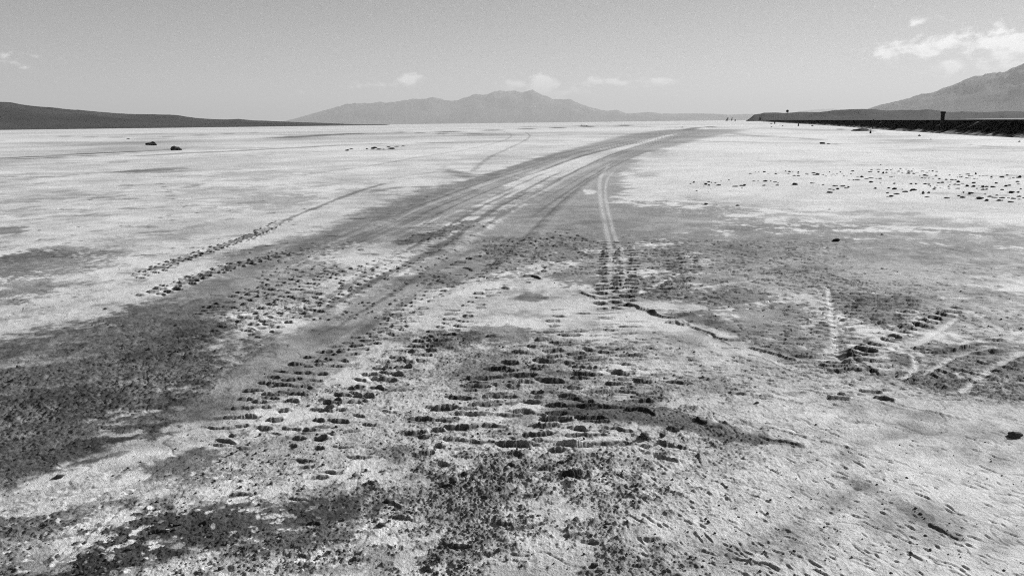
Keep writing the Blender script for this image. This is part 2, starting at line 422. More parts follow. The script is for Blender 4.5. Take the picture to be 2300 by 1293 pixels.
# dark tapering tongue, front right
stroke([(1300, 925, 40), (1430, 935, 56), (1540, 952, 52), (1620, 975, 34), (1700, 990, 20), (1800, 1005, 8)], 1.12, .92, .5, ragged=.25, soft=.3)
stroke([(1560, 938, 10), (1640, 965, 10), (1720, 985, 8), (1800, 1000, 6)], 0.9, .6, .2)
stroke([(1880, 1070, 14), (1960, 1100, 26), (2060, 1160, 26), (2160, 1212, 12)], 0.6, .7, .5, ragged=.7, dh=-.006)
stroke([(1740, 990, 10), (1900, 1060, 14), (2050, 1120, 12), (2240, 1185, 10)], 0.5, .6, .4, ragged=.6)
# pale dusty wheel marks
for tr in ([(1366, 372, 5), (1349, 400, 5), (1347, 432, 6), (1354, 480, 6), (1362, 520, 6), (1370, 560, 6), (1370, 620, 5), (1368, 680, 4)],
           [(1385, 378, 3), (1364, 405, 3), (1360, 440, 4), (1368, 480, 5), (1380, 530, 5), (1396, 570, 6), (1401, 620, 5), (1402, 700, 4)]):
    stroke(tr, 0.3, .8, .05, ragged=.45, soft=.7)
blob(1325, 432, 14, 7, 0.02, .9, .2, .5)
for tr in ([(1862, 650, 5), (1868, 700, 9), (1875, 740, 11), (1880, 790, 11), (1890, 815, 6)], [(2150, 715, 5), (2110, 745, 10), (2060, 772, 13), (2010, 785, 14)],
           [(2010, 785, 12), (2050, 800, 8), (2056, 830, 8), (2030, 850, 8)], [(2300, 790, 10), (2240, 820, 10), (2200, 850, 12), (2160, 880, 8)],
           [(1880, 720, 8), (1910, 725, 6), (1960, 722, 4)], [(1540, 610, 4), (1500, 630, 6), (1440, 660, 9)], [(1700, 632, 5), (1620, 640, 6), (1560, 652, 5)],
           [(2240, 780, 6), (2150, 800, 8), (2080, 840, 6)]):
    stroke(tr, 0.08, .9, .2, ragged=.4, soft=.7, dh=-.008)

stroke(PUD, 0.2, 1, .02, soft=.12, ragged=.12, metres=.1)
# --- thin far tracks (widths in metres across the ground) ----------
def far(pts, d, w, s=.8, **k):
    w *= .55
    stroke([p + (1,) for p in pts], d, s, metres=w, ragged=.5, soft=.7, **k)
far([(-80, 360), (0, 356), (150, 348), (320, 339), (420, 334), (600, 330)], 1.4, .8, .9)
far([(-80, 364), (100, 355), (300, 345)], 1.1, .6)
far([(330, 350), (500, 341), (650, 333), (800, 325), (1000, 320)], 1.0, 1.2)
far([(440, 356), (600, 348), (750, 339)], .5, .5)
far([(500, 312), (640, 309), (760, 302), (870, 298), (1000, 296), (1180, 290), (1400, 282), (1600, 279)], 1.3, 3.6, .9)
far([(640, 307), (760, 303), (840, 300)], 1.0, 1.2)
far([(860, 296), (1000, 300), (1100, 301)], .9, 1.6)
far([(120, 306), (300, 309), (420, 305), (570, 298)], .7, 2.0)
far([(1000, 288), (1300, 283), (1500, 286), (1700, 288), (1900, 294)], .6, 5.0)
far([(1130, 295), (1148, 303), (1140, 312), (1110, 322), (1040, 337), (960, 350), (830, 372), (700, 390)], .6, .2)
far([(1180, 297), (1190, 305), (1180, 315), (1150, 330), (1110, 348), (1080, 368), (1060, 385)], .6, .2)
far([(1000, 380), (1030, 390), (1060, 398), (1110, 392)], .9, .5)
far([(830, 432), (900, 422), (980, 421), (1060, 412), (1120, 398)], .9, .35)
far([(880, 402), (980, 385), (1000, 372)], .4, .3)
far([(1500, 316), (1620, 318), (1800, 322), (2000, 322)], .7, 1.2)
far([(1640, 305), (1760, 308), (1840, 314)], .8, 1.0)
far([(1620, 296), (1680, 304), (1740, 307)], .7, 1.4)
far([(1600, 285), (1560, 288), (1540, 293)], 1.4, 2.2)
far([(0, 398), (50, 396), (120, 398)], .8, .5)
far([(1450, 330), (1410, 352), (1395, 385)], .7, .8)
far([(1560, 455), (1700, 466), (1900, 480), (2100, 492)], .4, .15)
far([(1840, 290), (1900, 291), (1950, 294), (1990, 296)], 1.1, .8)
far([(2150, 325), (2200, 327), (2250, 331)], .7, .35)
far([(1846, 323), (1870, 324), (1895, 325)], 1.0, .2)
far([(1930, 343), (2010, 345), (2040, 346)], .6, .12)
far([(860, 415), (940, 400), (1000, 392), (1080, 396)], .3, .3)

# --- relief ---------------------------------------------------------
UND = 0.010 * fbm(2.4, 3, 41) + 0.02 * fbm(11.0, 2, 43)
streak = fbm(0.16, 3, 55, .6, math.radians(52), 3.2)
LUMP = fbm(0.018, 2, 61, .6); LUMP2 = fbm(0.08, 3, 67, .6); LUMP3 = fbm(0.013, 2, 71, .7)

LUMP2_ = fbm(0.06, 2, 131, .6)
PIT = np.zeros(X.shape, np.float32); RIM = np.zeros(X.shape, np.float32); WALL_SHADE = np.zeros(X.shape, np.float32)
def dent(cx, cy, ang, la, lb, dep, dark=.5):
    lb *= .85
    """a bite out of the crust: steep far wall, heave of soil behind it"""
    rad = max(la, lb) * 2.4
    sl = win(cx, cy, rad)
    dx, dy = X[sl] - cx, Y[sl] - cy
    c, s = math.cos(ang), math.sin(ang)
    a = (dx * c + dy * s); b = (-dx * s + dy * c)
    b = b + lb * (0.12 * nT[sl] + 0.9 * nS[sl]); b = b + lb * .3 * nT[sl]; a = a + la * 0.55 * nT[sl]
    a = a + la * .5 * LUMP2_[sl]; b = b + lb * .35 * LUMP2_[sl]; ea = np.exp(-np.abs(a / la) ** 3)
    t = b / lb
    pit = np.where(t < 0.35, sstep(t, -1.6, 0.2), sstep(0.62 - t, 0.0, 0.27))     # slopes in from the near side, steep at the far side
    rim = sstep(t, 0.4, 0.7) * (1 - sstep(t, 0.75, 2.0))
    dep *= DENT_K
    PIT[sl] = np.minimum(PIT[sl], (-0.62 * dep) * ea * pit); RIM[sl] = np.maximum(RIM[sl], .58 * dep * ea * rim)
    if dark: dark *= 1.7; WALL_SHADE[sl] = np.maximum(WALL_SHADE[sl], ea * np.exp(-((t - .38) / .42) ** 2) * dark)  # shade painted into the colour along the steep far wall
DENT_K = .46

def lugs(pts, pitch, cols, la, lb, dep, dark=.45, prob=.85, jit=.22, chev=0.0, fade=.12, rot=None):
    """tread prints along a wheel path: cols = lateral offsets in metres"""
    G = smooth_path([p + (1,) if len(p) == 2 else p for p in pts], 14)
    seg = np.hypot(np.diff(G[:, 0]), np.diff(G[:, 1])); cum = np.concatenate([[0], np.cumsum(seg)]); L = cum[-1]
    for ci, off in enumerate(cols):
        s = (ci % 2) * pitch * .5 + random.uniform(0, .1) * pitch
        while s < L:
            if random.random() < prob:
                x = np.interp(s, cum, G[:, 0]); y = np.interp(s, cum, G[:, 1])
                k = min(np.searchsorted(cum, s), len(G) - 1); k = max(k, 1)
                tx, ty = G[k, 0] - G[k - 1, 0], G[k, 1] - G[k - 1, 1]; n = math.hypot(tx, ty); tx, ty = tx / n, ty / n
                if ty < 0: tx, ty = -tx, -ty
                e = min(1, min(s, L - s) / (fade * L + 1e-6))
                o = off + random.gauss(0, la * .15)
                ang = math.atan2(-tx, ty) + (chev if ci % 2 else -chev) + random.gauss(0, .16) if rot is None else rot + random.gauss(0, .15)
                dent(x + ty * o + random.gauss(0, pitch * .05), y - tx * o + random.gauss(0, pitch * .08), ang,
                     la * random.uniform(1 - jit, 1 + jit), lb * random.uniform(.8, 1.25), dep * random.uniform(.6, 1.2) * (.35 + .65 * e), dark * random.uniform(.5, 1.2))
            s += pitch * random.uniform(.92, 1.08)

def rut(pts, w, dep, berm=.5):
    G = smooth_path([p + (1,) if len(p) == 2 else p for p in pts], 8)
    S, dist, lat, arc, wid, L = path_field(G, 2.4, w)
    q = dist / w
    m = sstep(arc, 0, .15 * L) * sstep(L - arc, 0, .15 * L)
    H[S] += (m * dep * (-sstep(1.15 - q, 0, .35) + berm * np.exp(-((q - 1.35) / .25) ** 2) * (1 + nS[S]))).astype(np.float32)

# ruts of the main track and the older wheel mark beside it
rut([(1500, 306), (1320, 345), (1150, 400), (980, 465), (850, 525), (700, 580), (560, 640)], .22, .025)
rut([(1450, 335), (1340, 380), (1240, 440), (1150, 510), (1060, 580), (900, 670), (760, 740), (600, 830)], .3, .02)
#rut([(870, 415), (790, 437), (720, 462), (640, 496), (580, 525), (480, 560), (400, 590), (330, 615)], .09, .03)
#rut([(1376, 470), (1386, 540), (1392, 620), (1392, 700)], .12, .012)
stroke([(860, 414, 7), (790, 436, 8), (720, 462, 8), (640, 496, 9)], .95, .85, .3)
stroke([(600, 518, 9), (520, 545, 13), (440, 575, 14), (350, 605, 12)], .95, .7, .8, ragged=.5)
stroke([(640, 572, 9), (560, 590, 13), (480, 612, 14), (400, 640, 12)], 1.0, .65, .8, ragged=.5)
stroke([(1066, 497, 14), (1020, 512, 30), (960, 532, 36), (910, 548, 22)], 1.2, .85, .9, ragged=.35)
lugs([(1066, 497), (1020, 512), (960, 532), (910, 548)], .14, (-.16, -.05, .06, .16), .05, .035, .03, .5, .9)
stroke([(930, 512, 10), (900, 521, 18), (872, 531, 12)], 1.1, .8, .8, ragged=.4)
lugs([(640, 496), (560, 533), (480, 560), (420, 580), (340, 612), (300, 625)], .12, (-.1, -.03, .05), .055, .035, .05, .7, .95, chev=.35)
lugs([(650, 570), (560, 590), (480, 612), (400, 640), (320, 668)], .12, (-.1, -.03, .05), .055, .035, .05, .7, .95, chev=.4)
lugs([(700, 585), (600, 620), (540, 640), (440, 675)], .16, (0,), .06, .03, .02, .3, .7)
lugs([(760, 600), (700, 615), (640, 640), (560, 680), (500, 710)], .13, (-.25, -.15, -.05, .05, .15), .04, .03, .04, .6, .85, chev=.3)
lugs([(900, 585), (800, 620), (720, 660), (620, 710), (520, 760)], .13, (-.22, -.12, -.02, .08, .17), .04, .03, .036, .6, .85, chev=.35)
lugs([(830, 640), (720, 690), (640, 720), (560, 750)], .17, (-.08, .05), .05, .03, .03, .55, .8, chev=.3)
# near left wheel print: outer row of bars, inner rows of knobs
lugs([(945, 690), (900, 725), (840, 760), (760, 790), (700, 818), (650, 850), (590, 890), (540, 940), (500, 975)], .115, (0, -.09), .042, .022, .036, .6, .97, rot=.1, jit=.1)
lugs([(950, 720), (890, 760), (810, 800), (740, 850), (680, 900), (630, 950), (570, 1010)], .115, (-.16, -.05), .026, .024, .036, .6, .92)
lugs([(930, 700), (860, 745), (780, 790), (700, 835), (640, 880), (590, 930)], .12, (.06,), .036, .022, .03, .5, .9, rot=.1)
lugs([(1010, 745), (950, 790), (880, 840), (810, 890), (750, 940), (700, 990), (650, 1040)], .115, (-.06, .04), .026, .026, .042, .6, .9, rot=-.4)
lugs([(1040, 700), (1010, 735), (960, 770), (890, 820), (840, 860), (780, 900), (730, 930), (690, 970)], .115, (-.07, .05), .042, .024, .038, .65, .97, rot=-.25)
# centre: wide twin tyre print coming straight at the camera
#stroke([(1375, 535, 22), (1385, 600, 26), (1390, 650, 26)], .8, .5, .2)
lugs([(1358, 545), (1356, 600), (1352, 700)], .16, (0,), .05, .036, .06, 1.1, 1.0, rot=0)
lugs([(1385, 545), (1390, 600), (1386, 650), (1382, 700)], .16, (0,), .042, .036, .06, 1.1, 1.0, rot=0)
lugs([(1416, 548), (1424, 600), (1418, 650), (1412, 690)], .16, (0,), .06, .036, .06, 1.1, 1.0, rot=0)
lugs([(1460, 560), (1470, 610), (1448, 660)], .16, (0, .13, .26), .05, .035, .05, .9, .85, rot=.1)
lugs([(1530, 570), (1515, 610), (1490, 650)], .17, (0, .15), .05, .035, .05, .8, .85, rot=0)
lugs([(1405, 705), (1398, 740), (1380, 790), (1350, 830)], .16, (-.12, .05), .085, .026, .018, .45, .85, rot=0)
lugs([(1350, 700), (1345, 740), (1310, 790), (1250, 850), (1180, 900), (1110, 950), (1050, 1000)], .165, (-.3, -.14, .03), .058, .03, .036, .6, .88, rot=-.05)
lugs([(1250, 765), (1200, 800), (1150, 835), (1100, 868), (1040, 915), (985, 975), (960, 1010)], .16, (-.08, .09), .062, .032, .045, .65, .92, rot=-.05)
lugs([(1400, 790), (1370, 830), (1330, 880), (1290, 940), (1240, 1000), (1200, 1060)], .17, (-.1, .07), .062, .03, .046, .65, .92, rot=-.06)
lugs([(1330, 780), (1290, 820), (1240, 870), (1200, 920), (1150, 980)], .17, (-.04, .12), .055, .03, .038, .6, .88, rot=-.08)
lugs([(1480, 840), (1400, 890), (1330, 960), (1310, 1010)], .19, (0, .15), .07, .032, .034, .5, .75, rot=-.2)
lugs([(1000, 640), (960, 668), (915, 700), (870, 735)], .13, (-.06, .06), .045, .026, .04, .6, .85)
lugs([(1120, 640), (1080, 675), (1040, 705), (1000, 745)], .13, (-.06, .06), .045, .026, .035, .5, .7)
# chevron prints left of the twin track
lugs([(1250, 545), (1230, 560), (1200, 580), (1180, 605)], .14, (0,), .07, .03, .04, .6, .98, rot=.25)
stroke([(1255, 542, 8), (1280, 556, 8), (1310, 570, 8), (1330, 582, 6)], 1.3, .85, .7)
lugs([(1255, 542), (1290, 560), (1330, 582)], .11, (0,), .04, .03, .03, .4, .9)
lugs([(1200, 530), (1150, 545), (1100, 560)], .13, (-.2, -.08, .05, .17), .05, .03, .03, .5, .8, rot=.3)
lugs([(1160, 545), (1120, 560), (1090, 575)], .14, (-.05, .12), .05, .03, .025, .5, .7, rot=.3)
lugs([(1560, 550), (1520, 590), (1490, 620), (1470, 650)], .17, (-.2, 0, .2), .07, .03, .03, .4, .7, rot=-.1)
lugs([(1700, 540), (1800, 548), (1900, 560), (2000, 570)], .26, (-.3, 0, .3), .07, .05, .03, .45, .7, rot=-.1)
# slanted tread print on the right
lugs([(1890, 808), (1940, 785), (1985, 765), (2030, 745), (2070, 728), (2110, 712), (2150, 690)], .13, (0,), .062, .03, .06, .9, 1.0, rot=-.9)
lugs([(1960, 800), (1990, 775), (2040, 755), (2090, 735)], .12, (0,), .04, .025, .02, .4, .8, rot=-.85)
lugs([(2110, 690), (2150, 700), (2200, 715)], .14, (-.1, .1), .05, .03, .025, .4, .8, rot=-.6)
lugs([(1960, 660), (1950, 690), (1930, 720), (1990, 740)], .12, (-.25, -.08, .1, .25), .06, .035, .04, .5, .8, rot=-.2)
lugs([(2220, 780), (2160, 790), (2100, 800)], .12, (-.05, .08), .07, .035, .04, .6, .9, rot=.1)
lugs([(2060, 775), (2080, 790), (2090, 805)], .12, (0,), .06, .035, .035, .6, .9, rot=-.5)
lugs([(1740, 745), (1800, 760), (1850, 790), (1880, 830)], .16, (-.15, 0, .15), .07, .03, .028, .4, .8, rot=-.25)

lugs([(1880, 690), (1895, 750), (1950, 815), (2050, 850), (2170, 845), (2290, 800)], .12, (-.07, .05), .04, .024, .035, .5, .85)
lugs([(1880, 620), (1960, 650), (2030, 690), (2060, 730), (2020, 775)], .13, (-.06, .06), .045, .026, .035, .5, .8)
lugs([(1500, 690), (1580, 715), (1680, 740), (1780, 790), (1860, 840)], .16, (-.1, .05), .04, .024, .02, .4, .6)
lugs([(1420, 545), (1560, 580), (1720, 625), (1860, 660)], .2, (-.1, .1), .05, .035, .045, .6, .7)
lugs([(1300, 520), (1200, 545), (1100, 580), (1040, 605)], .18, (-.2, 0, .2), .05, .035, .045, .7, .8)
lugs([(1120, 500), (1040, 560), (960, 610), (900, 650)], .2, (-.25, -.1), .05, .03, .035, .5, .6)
def step(pts, w, dep, dark=.5, ragged=.7, broken=False):
    w *= .7; dep *= .42; dark *= 1.9
    """a broken edge of crust: ground behind the line stands higher by dep and fades back to level"""
    G = smooth_path([p + (1,) for p in pts], 8)
    S, dist, lat, arc, wid, L = path_field(G, 3.2, w)
    la = -lat if G[0, 0] > G[-1, 0] else lat           # negative = far side
    la = la + w * ragged * (.35 * nT[S] + 1.2 * nS[S])
    m = (dist < 3 * w) * sstep(arc, 0, .1 * L) * sstep(L - arc, 0, .1 * L)
    if broken: m = m * sstep(nS[S] + .8 * nM[S] + .5 * nT[S], -.05, .35)
    up = sstep(-la, -0.1 * w, 0.12 * w) * (1 - sstep(-la, 0.5 * w, 2.8 * w))
    H[S] += (m * dep * up).astype(np.float32)
    D[S] += (m * dark * np.exp(-(la / (.35 * w)) ** 2)).astype(np.float32)  # painted shade: thin dark line along the face of the edge
# cracks and edges of the broken crust
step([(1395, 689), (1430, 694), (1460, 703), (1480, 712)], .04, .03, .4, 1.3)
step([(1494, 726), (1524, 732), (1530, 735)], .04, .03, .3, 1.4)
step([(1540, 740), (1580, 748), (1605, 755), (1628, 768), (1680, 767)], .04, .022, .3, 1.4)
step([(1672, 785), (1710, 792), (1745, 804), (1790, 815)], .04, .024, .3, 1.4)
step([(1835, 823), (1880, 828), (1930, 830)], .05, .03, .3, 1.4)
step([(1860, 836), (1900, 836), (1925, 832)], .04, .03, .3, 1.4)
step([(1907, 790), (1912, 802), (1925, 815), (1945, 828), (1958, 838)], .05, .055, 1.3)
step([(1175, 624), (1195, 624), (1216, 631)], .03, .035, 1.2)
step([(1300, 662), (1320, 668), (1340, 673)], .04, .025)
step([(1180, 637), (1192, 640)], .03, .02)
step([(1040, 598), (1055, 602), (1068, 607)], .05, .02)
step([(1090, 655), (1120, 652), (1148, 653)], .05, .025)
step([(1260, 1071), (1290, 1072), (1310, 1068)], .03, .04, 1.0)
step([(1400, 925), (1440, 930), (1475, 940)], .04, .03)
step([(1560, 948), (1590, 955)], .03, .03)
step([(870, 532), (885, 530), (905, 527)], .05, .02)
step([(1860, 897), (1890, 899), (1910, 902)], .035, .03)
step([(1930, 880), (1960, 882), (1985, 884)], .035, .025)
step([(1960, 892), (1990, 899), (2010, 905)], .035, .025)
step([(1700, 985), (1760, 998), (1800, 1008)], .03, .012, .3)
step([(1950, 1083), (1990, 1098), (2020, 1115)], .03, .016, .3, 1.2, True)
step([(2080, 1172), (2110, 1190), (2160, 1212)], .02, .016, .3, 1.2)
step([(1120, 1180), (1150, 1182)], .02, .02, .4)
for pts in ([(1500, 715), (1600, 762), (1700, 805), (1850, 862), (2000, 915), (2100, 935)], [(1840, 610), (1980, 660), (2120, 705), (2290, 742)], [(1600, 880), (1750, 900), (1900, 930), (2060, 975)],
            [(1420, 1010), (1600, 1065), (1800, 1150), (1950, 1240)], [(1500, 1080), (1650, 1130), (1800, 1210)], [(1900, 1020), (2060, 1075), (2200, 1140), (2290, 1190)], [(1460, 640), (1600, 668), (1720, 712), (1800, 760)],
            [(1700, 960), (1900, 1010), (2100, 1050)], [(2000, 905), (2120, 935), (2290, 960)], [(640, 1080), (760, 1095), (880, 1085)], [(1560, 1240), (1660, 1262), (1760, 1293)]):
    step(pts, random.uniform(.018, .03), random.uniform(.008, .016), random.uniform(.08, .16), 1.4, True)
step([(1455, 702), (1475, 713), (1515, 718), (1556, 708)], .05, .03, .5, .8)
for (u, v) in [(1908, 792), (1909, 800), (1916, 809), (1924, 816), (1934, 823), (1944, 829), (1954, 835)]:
    x, y, t = P(u, v); dent(x, y, -.75, .035, .035, .05, .9)  # crescent hollow: its shadow is painted dark along the rim
q0, q1 = P(1700, 1000), P(1960, 1120); DIAG = math.atan2(q1[1] - q0[1], q1[0] - q0[0])
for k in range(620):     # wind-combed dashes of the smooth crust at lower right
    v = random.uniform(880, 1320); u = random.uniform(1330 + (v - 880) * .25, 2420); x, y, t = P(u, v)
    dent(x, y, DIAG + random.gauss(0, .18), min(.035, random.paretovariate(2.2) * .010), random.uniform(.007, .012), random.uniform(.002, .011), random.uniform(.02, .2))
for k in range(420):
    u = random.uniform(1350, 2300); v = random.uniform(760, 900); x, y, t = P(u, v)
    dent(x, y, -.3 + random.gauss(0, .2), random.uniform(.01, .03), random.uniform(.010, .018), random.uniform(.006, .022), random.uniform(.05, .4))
# stray prints and clumps given one by one (photo position, half length px, depth)
for (u, v, l, dp) in [(1495, 1003, 16, .035), (1450, 1010, 10, .03), (1510, 968, 14, .03), (1400, 1005, 12, .03), (1358, 975, 14, .035), (1320, 985, 14, .03), (1286, 985, 20, .03),
                      (1015, 948, 24, .03), (1120, 888, 34, .03), (1155, 893, 24, .03), (1210, 895, 20, .03), (980, 970, 22, .035), (1006, 951, 26, .035), (950, 984, 18, .035), (1010, 992, 20, .035),
                      (985, 1008, 20, .035), (1032, 934, 18, .03), (1050, 921, 16, .03), (1075, 862, 26, .035), (1062, 876, 18, .03), (1330, 920, 22, .035), (1325, 905, 14, .03), (1250, 1017, 22, .035),
                      (1210, 995, 12, .03), (1165, 1025, 12, .03), (1147, 1048, 10, .03), (995, 1050, 16, .03), (965, 1025, 12, .03), (715, 1080, 22, .025), (745, 1067, 30, .02), (540, 1110, 26, .02),
                      (2130, 785, 10, .03), (1880, 537, 8, .02), (820, 545, 14, .02), (2237, 765, 20, .03)]:
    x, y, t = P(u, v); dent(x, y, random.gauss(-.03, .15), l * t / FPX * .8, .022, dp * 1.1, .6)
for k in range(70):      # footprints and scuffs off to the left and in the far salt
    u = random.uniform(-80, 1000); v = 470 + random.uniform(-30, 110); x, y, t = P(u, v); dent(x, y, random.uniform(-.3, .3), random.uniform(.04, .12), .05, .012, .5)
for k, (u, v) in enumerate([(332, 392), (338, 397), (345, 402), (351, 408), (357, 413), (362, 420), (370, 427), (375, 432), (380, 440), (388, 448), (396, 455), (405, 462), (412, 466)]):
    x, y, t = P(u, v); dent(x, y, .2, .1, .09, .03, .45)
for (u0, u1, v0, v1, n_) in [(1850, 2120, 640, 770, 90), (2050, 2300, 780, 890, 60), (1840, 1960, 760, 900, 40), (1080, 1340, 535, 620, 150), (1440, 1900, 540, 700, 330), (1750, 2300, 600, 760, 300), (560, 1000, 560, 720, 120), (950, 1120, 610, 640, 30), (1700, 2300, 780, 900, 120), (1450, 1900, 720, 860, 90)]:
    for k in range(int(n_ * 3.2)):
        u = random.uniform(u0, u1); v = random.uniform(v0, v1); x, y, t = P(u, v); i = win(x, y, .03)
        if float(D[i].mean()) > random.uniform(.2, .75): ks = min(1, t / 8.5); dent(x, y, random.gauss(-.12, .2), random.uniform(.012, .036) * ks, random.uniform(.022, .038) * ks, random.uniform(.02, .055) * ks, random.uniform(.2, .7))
for k in range(260):     # loose flakes of crust everywhere in the rough belts
    u = random.uniform(350, 2350); v = random.uniform(600, 1290); x, y, t = P(u, v); i = win(x, y, .02)
    a = float(A[i].mean())
    if a > .45 and random.random() < a: dent(x, y, random.gauss(0, .3), random.uniform(.015, .05), .018, random.uniform(.012, .028), .4)

H += PIT + RIM; D += WALL_SHADE
rough = np.clip(A * (.75 + .7 * nM + .3 * nL), .05, 1.1)
farther = 1 + np.clip((Rg - 4.2) / 3.5, 0, 1.4)
clod = np.clip(LUMP2 - 0.2, 0, 1) * 0.009 * farther * np.clip(rough - .25, 0, 1) + np.clip(LUMP - 0.06, 0, 1) * 0.0095 * rough + np.clip(LUMP3 - .0, -.1, 1) * .006 * rough
H += UND + clod + 0.004 * rough * LUMP2 + 0.003 * nT * rough + 0.0012 * nT
sw = np.zeros_like(H); sl = win(*P(1800, 1100)[:2], 1.6)
sw[sl] = 1; dx, dy = X - P(1850, 1130)[0], Y - P(1850, 1130)[1]
sw = np.exp(-(dx / 1.5) ** 2 - (dy / 1.2) ** 2)
H += 0.010 * sw * np.clip(streak, -.45, .6)
D += np.clip(rough - .3, 0, 1) * np.clip(LUMP2 - .18, 0, 1) * 0.6 + rough * np.clip(LUMP - .05, 0, 1) * .9
# crust cracks and damp flecks change the colour as well
D += rough * (0.34 * np.clip(nT, -.8, 1) + 0.30 * np.clip(LUMP, -.8, 1) * .6) + 0.16 * nS + 0.10 * nM
D += np.clip(fbm(0.9, 4, 83, .7) - .12, 0, 1) * .9 * np.clip((14 - Rg) / 14, 0.15, 1)
# hairline cracks round plates of crust, in patches
ck = fbm(.55, 3, 97, .55); pm = np.clip(nL * 1.3 + .35 * nM + .25, 0, 1) * np.clip((11 - Rg) / 4, 0, 1)
cl = np.exp(-(ck / .022) ** 2) * pm
H -= (.004 * cl).astype(np.float32); D += (.35 * cl).astype(np.float32)
D += 0.30 * sw * np.clip(-streak - .08, 0, 1) * 1.5
# far plain: long faint mottling
D += 0.35 * np.clip(nXL, -.3, 1) * np.clip((Rg - 25) / 60, 0, 1) + 0.25 * np.clip(nL, -.3, 1) * np.clip((Rg - 10) / 30, 0, 1)
fl = fbm(.045, 3, 111, .6) + .5 * fbm(.3, 2, 115)
bm_ = np.exp(-((X - P(380, 1200)[0]) / .62) ** 2 - ((Y - P(380, 1200)[1]) / .42) ** 2)
D -= 1.5 * bm_ * sstep(fl, .42, .6)
H[Rg > 150] *= 0.3
H[0] = H[0].mean()

def grid_mesh(name, Xa, Ya, Za, attrs, mat, wrap=False):
    n, m = Xa.shape
    me = bpy.data.meshes.new(name)
    me.vertices.add(n * m)
    co = np.stack([Xa, Ya, Za], -1).astype(np.float32).reshape(-1)
    me.vertices.foreach_set('co', co)
    i = np.arange(n - 1)[:, None] * m; j = np.arange(m - 1)[None, :]
    a = (i + j).reshape(-1)
    quads = np.stack([a, a + 1, a + m + 1, a + m], -1)[:, ::-1].astype(np.int32)
    nf = len(quads)
    me.loops.add(nf * 4); me.polygons.add(nf)
    me.loops.foreach_set('vertex_index', quads.reshape(-1))
    me.polygons.foreach_set('loop_start', (np.arange(nf) * 4).astype(np.int32))
    me.polygons.foreach_set('loop_total', np.full(nf, 4, np.int32))
    me.polygons.foreach_set('use_smooth', np.ones(nf, bool))
    for k, v in attrs.items():
        at = me.attributes.new(k, 'FLOAT', 'POINT'); at.data.foreach_set('value', v.astype(np.float32).reshape(-1))
    me.update(); me.validate()
    o = bpy.data.objects.new(name, me); C.objects.link(o); me.materials.append(mat)
    return o

def new_mat(name, rough=0.9, spec=0.3):
    m = bpy.data.materials.new(name); m.use_nodes = True; N = NT(m.node_tree)
    b = m.node_tree.nodes['Principled BSDF']; b.inputs['Roughness'].default_value = rough
    b.inputs['Specular IOR Level'].default_value = spec
    return m, N, b

def ground_material():
    m, N, b = new_mat('salt_crust_and_dirt', 0.85, 0.25)
    at = N.new('ShaderNodeAttribute', attribute_name='dirt').outputs['Fac']  # dirt amount, plus the shade painted on dent walls and crust edges
    ra = N.new('ShaderNodeAttribute', attribute_name='crust').outputs['Fac']
    co = N.new('ShaderNodeTexCoord').outputs['Object']
    n1 = N.noise(co, 55, 5, .7); n2 = N.noise(co, 260, 3, .7); n3 = N.noise(co, 9, 5, .6)
    d = N.math('ADD', at, N.math('MULTIPLY', N.math('SUBTRACT', n1, .5), .75))
    d = N.math('ADD', d, N.math('MULTIPLY', N.math('SUBTRACT', n2, .5), .8))
    d = N.math('ADD', d, N.math('MULTIPLY', N.math('SUBTRACT', n3, .5), .35))
    d = N.math('MULTIPLY', d, 0.5)
    col = N.ramp(d, RAMP)
    N.l.new(col, b.inputs['Base Color'])
    bn = N.new('ShaderNodeBump'); bn.inputs['Strength'].default_value = 0.85; bn.inputs['Distance'].default_value = 0.006
    h = N.math('ADD', N.noise(co, 120, 4, .7), N.math('MULTIPLY', n2, .5))
    N.l.new(h, bn.inputs['Height']); N.l.new(bn.outputs[0], b.inputs['Normal'])
    return m
RAMP = [(0.0, .76), (.10, .64), (.30, .37), (.48, .215), (.72, .10), (1.0, .035)]
gm = ground_material()
ground = grid_mesh('ground', X, Y, H, {'dirt': D, 'crust': A}, gm)
ground['kind'] = 'structure'

def gz(x, y):
    r = math.hypot(x, y); a = math.atan2(x, y)
    i = min(np.searchsorted(RS, r), NR - 1); j = min(np.searchsorted(AZ, a), NA - 1)
    return float(H[i, j])

# ------------------------------------------------------------------ hills and mountains
def rock_mat(name, lo, hi, scale):
    m, N, b = new_mat(name, .95, .1)
    co = N.new('ShaderNodeTexCoord').outputs['Object']
    n = N.noise(co, scale, 6, .62)
    N.l.new(N.ramp(n, [(.3, lo), (.7, hi)]), b.inputs['Base Color'])
    return m

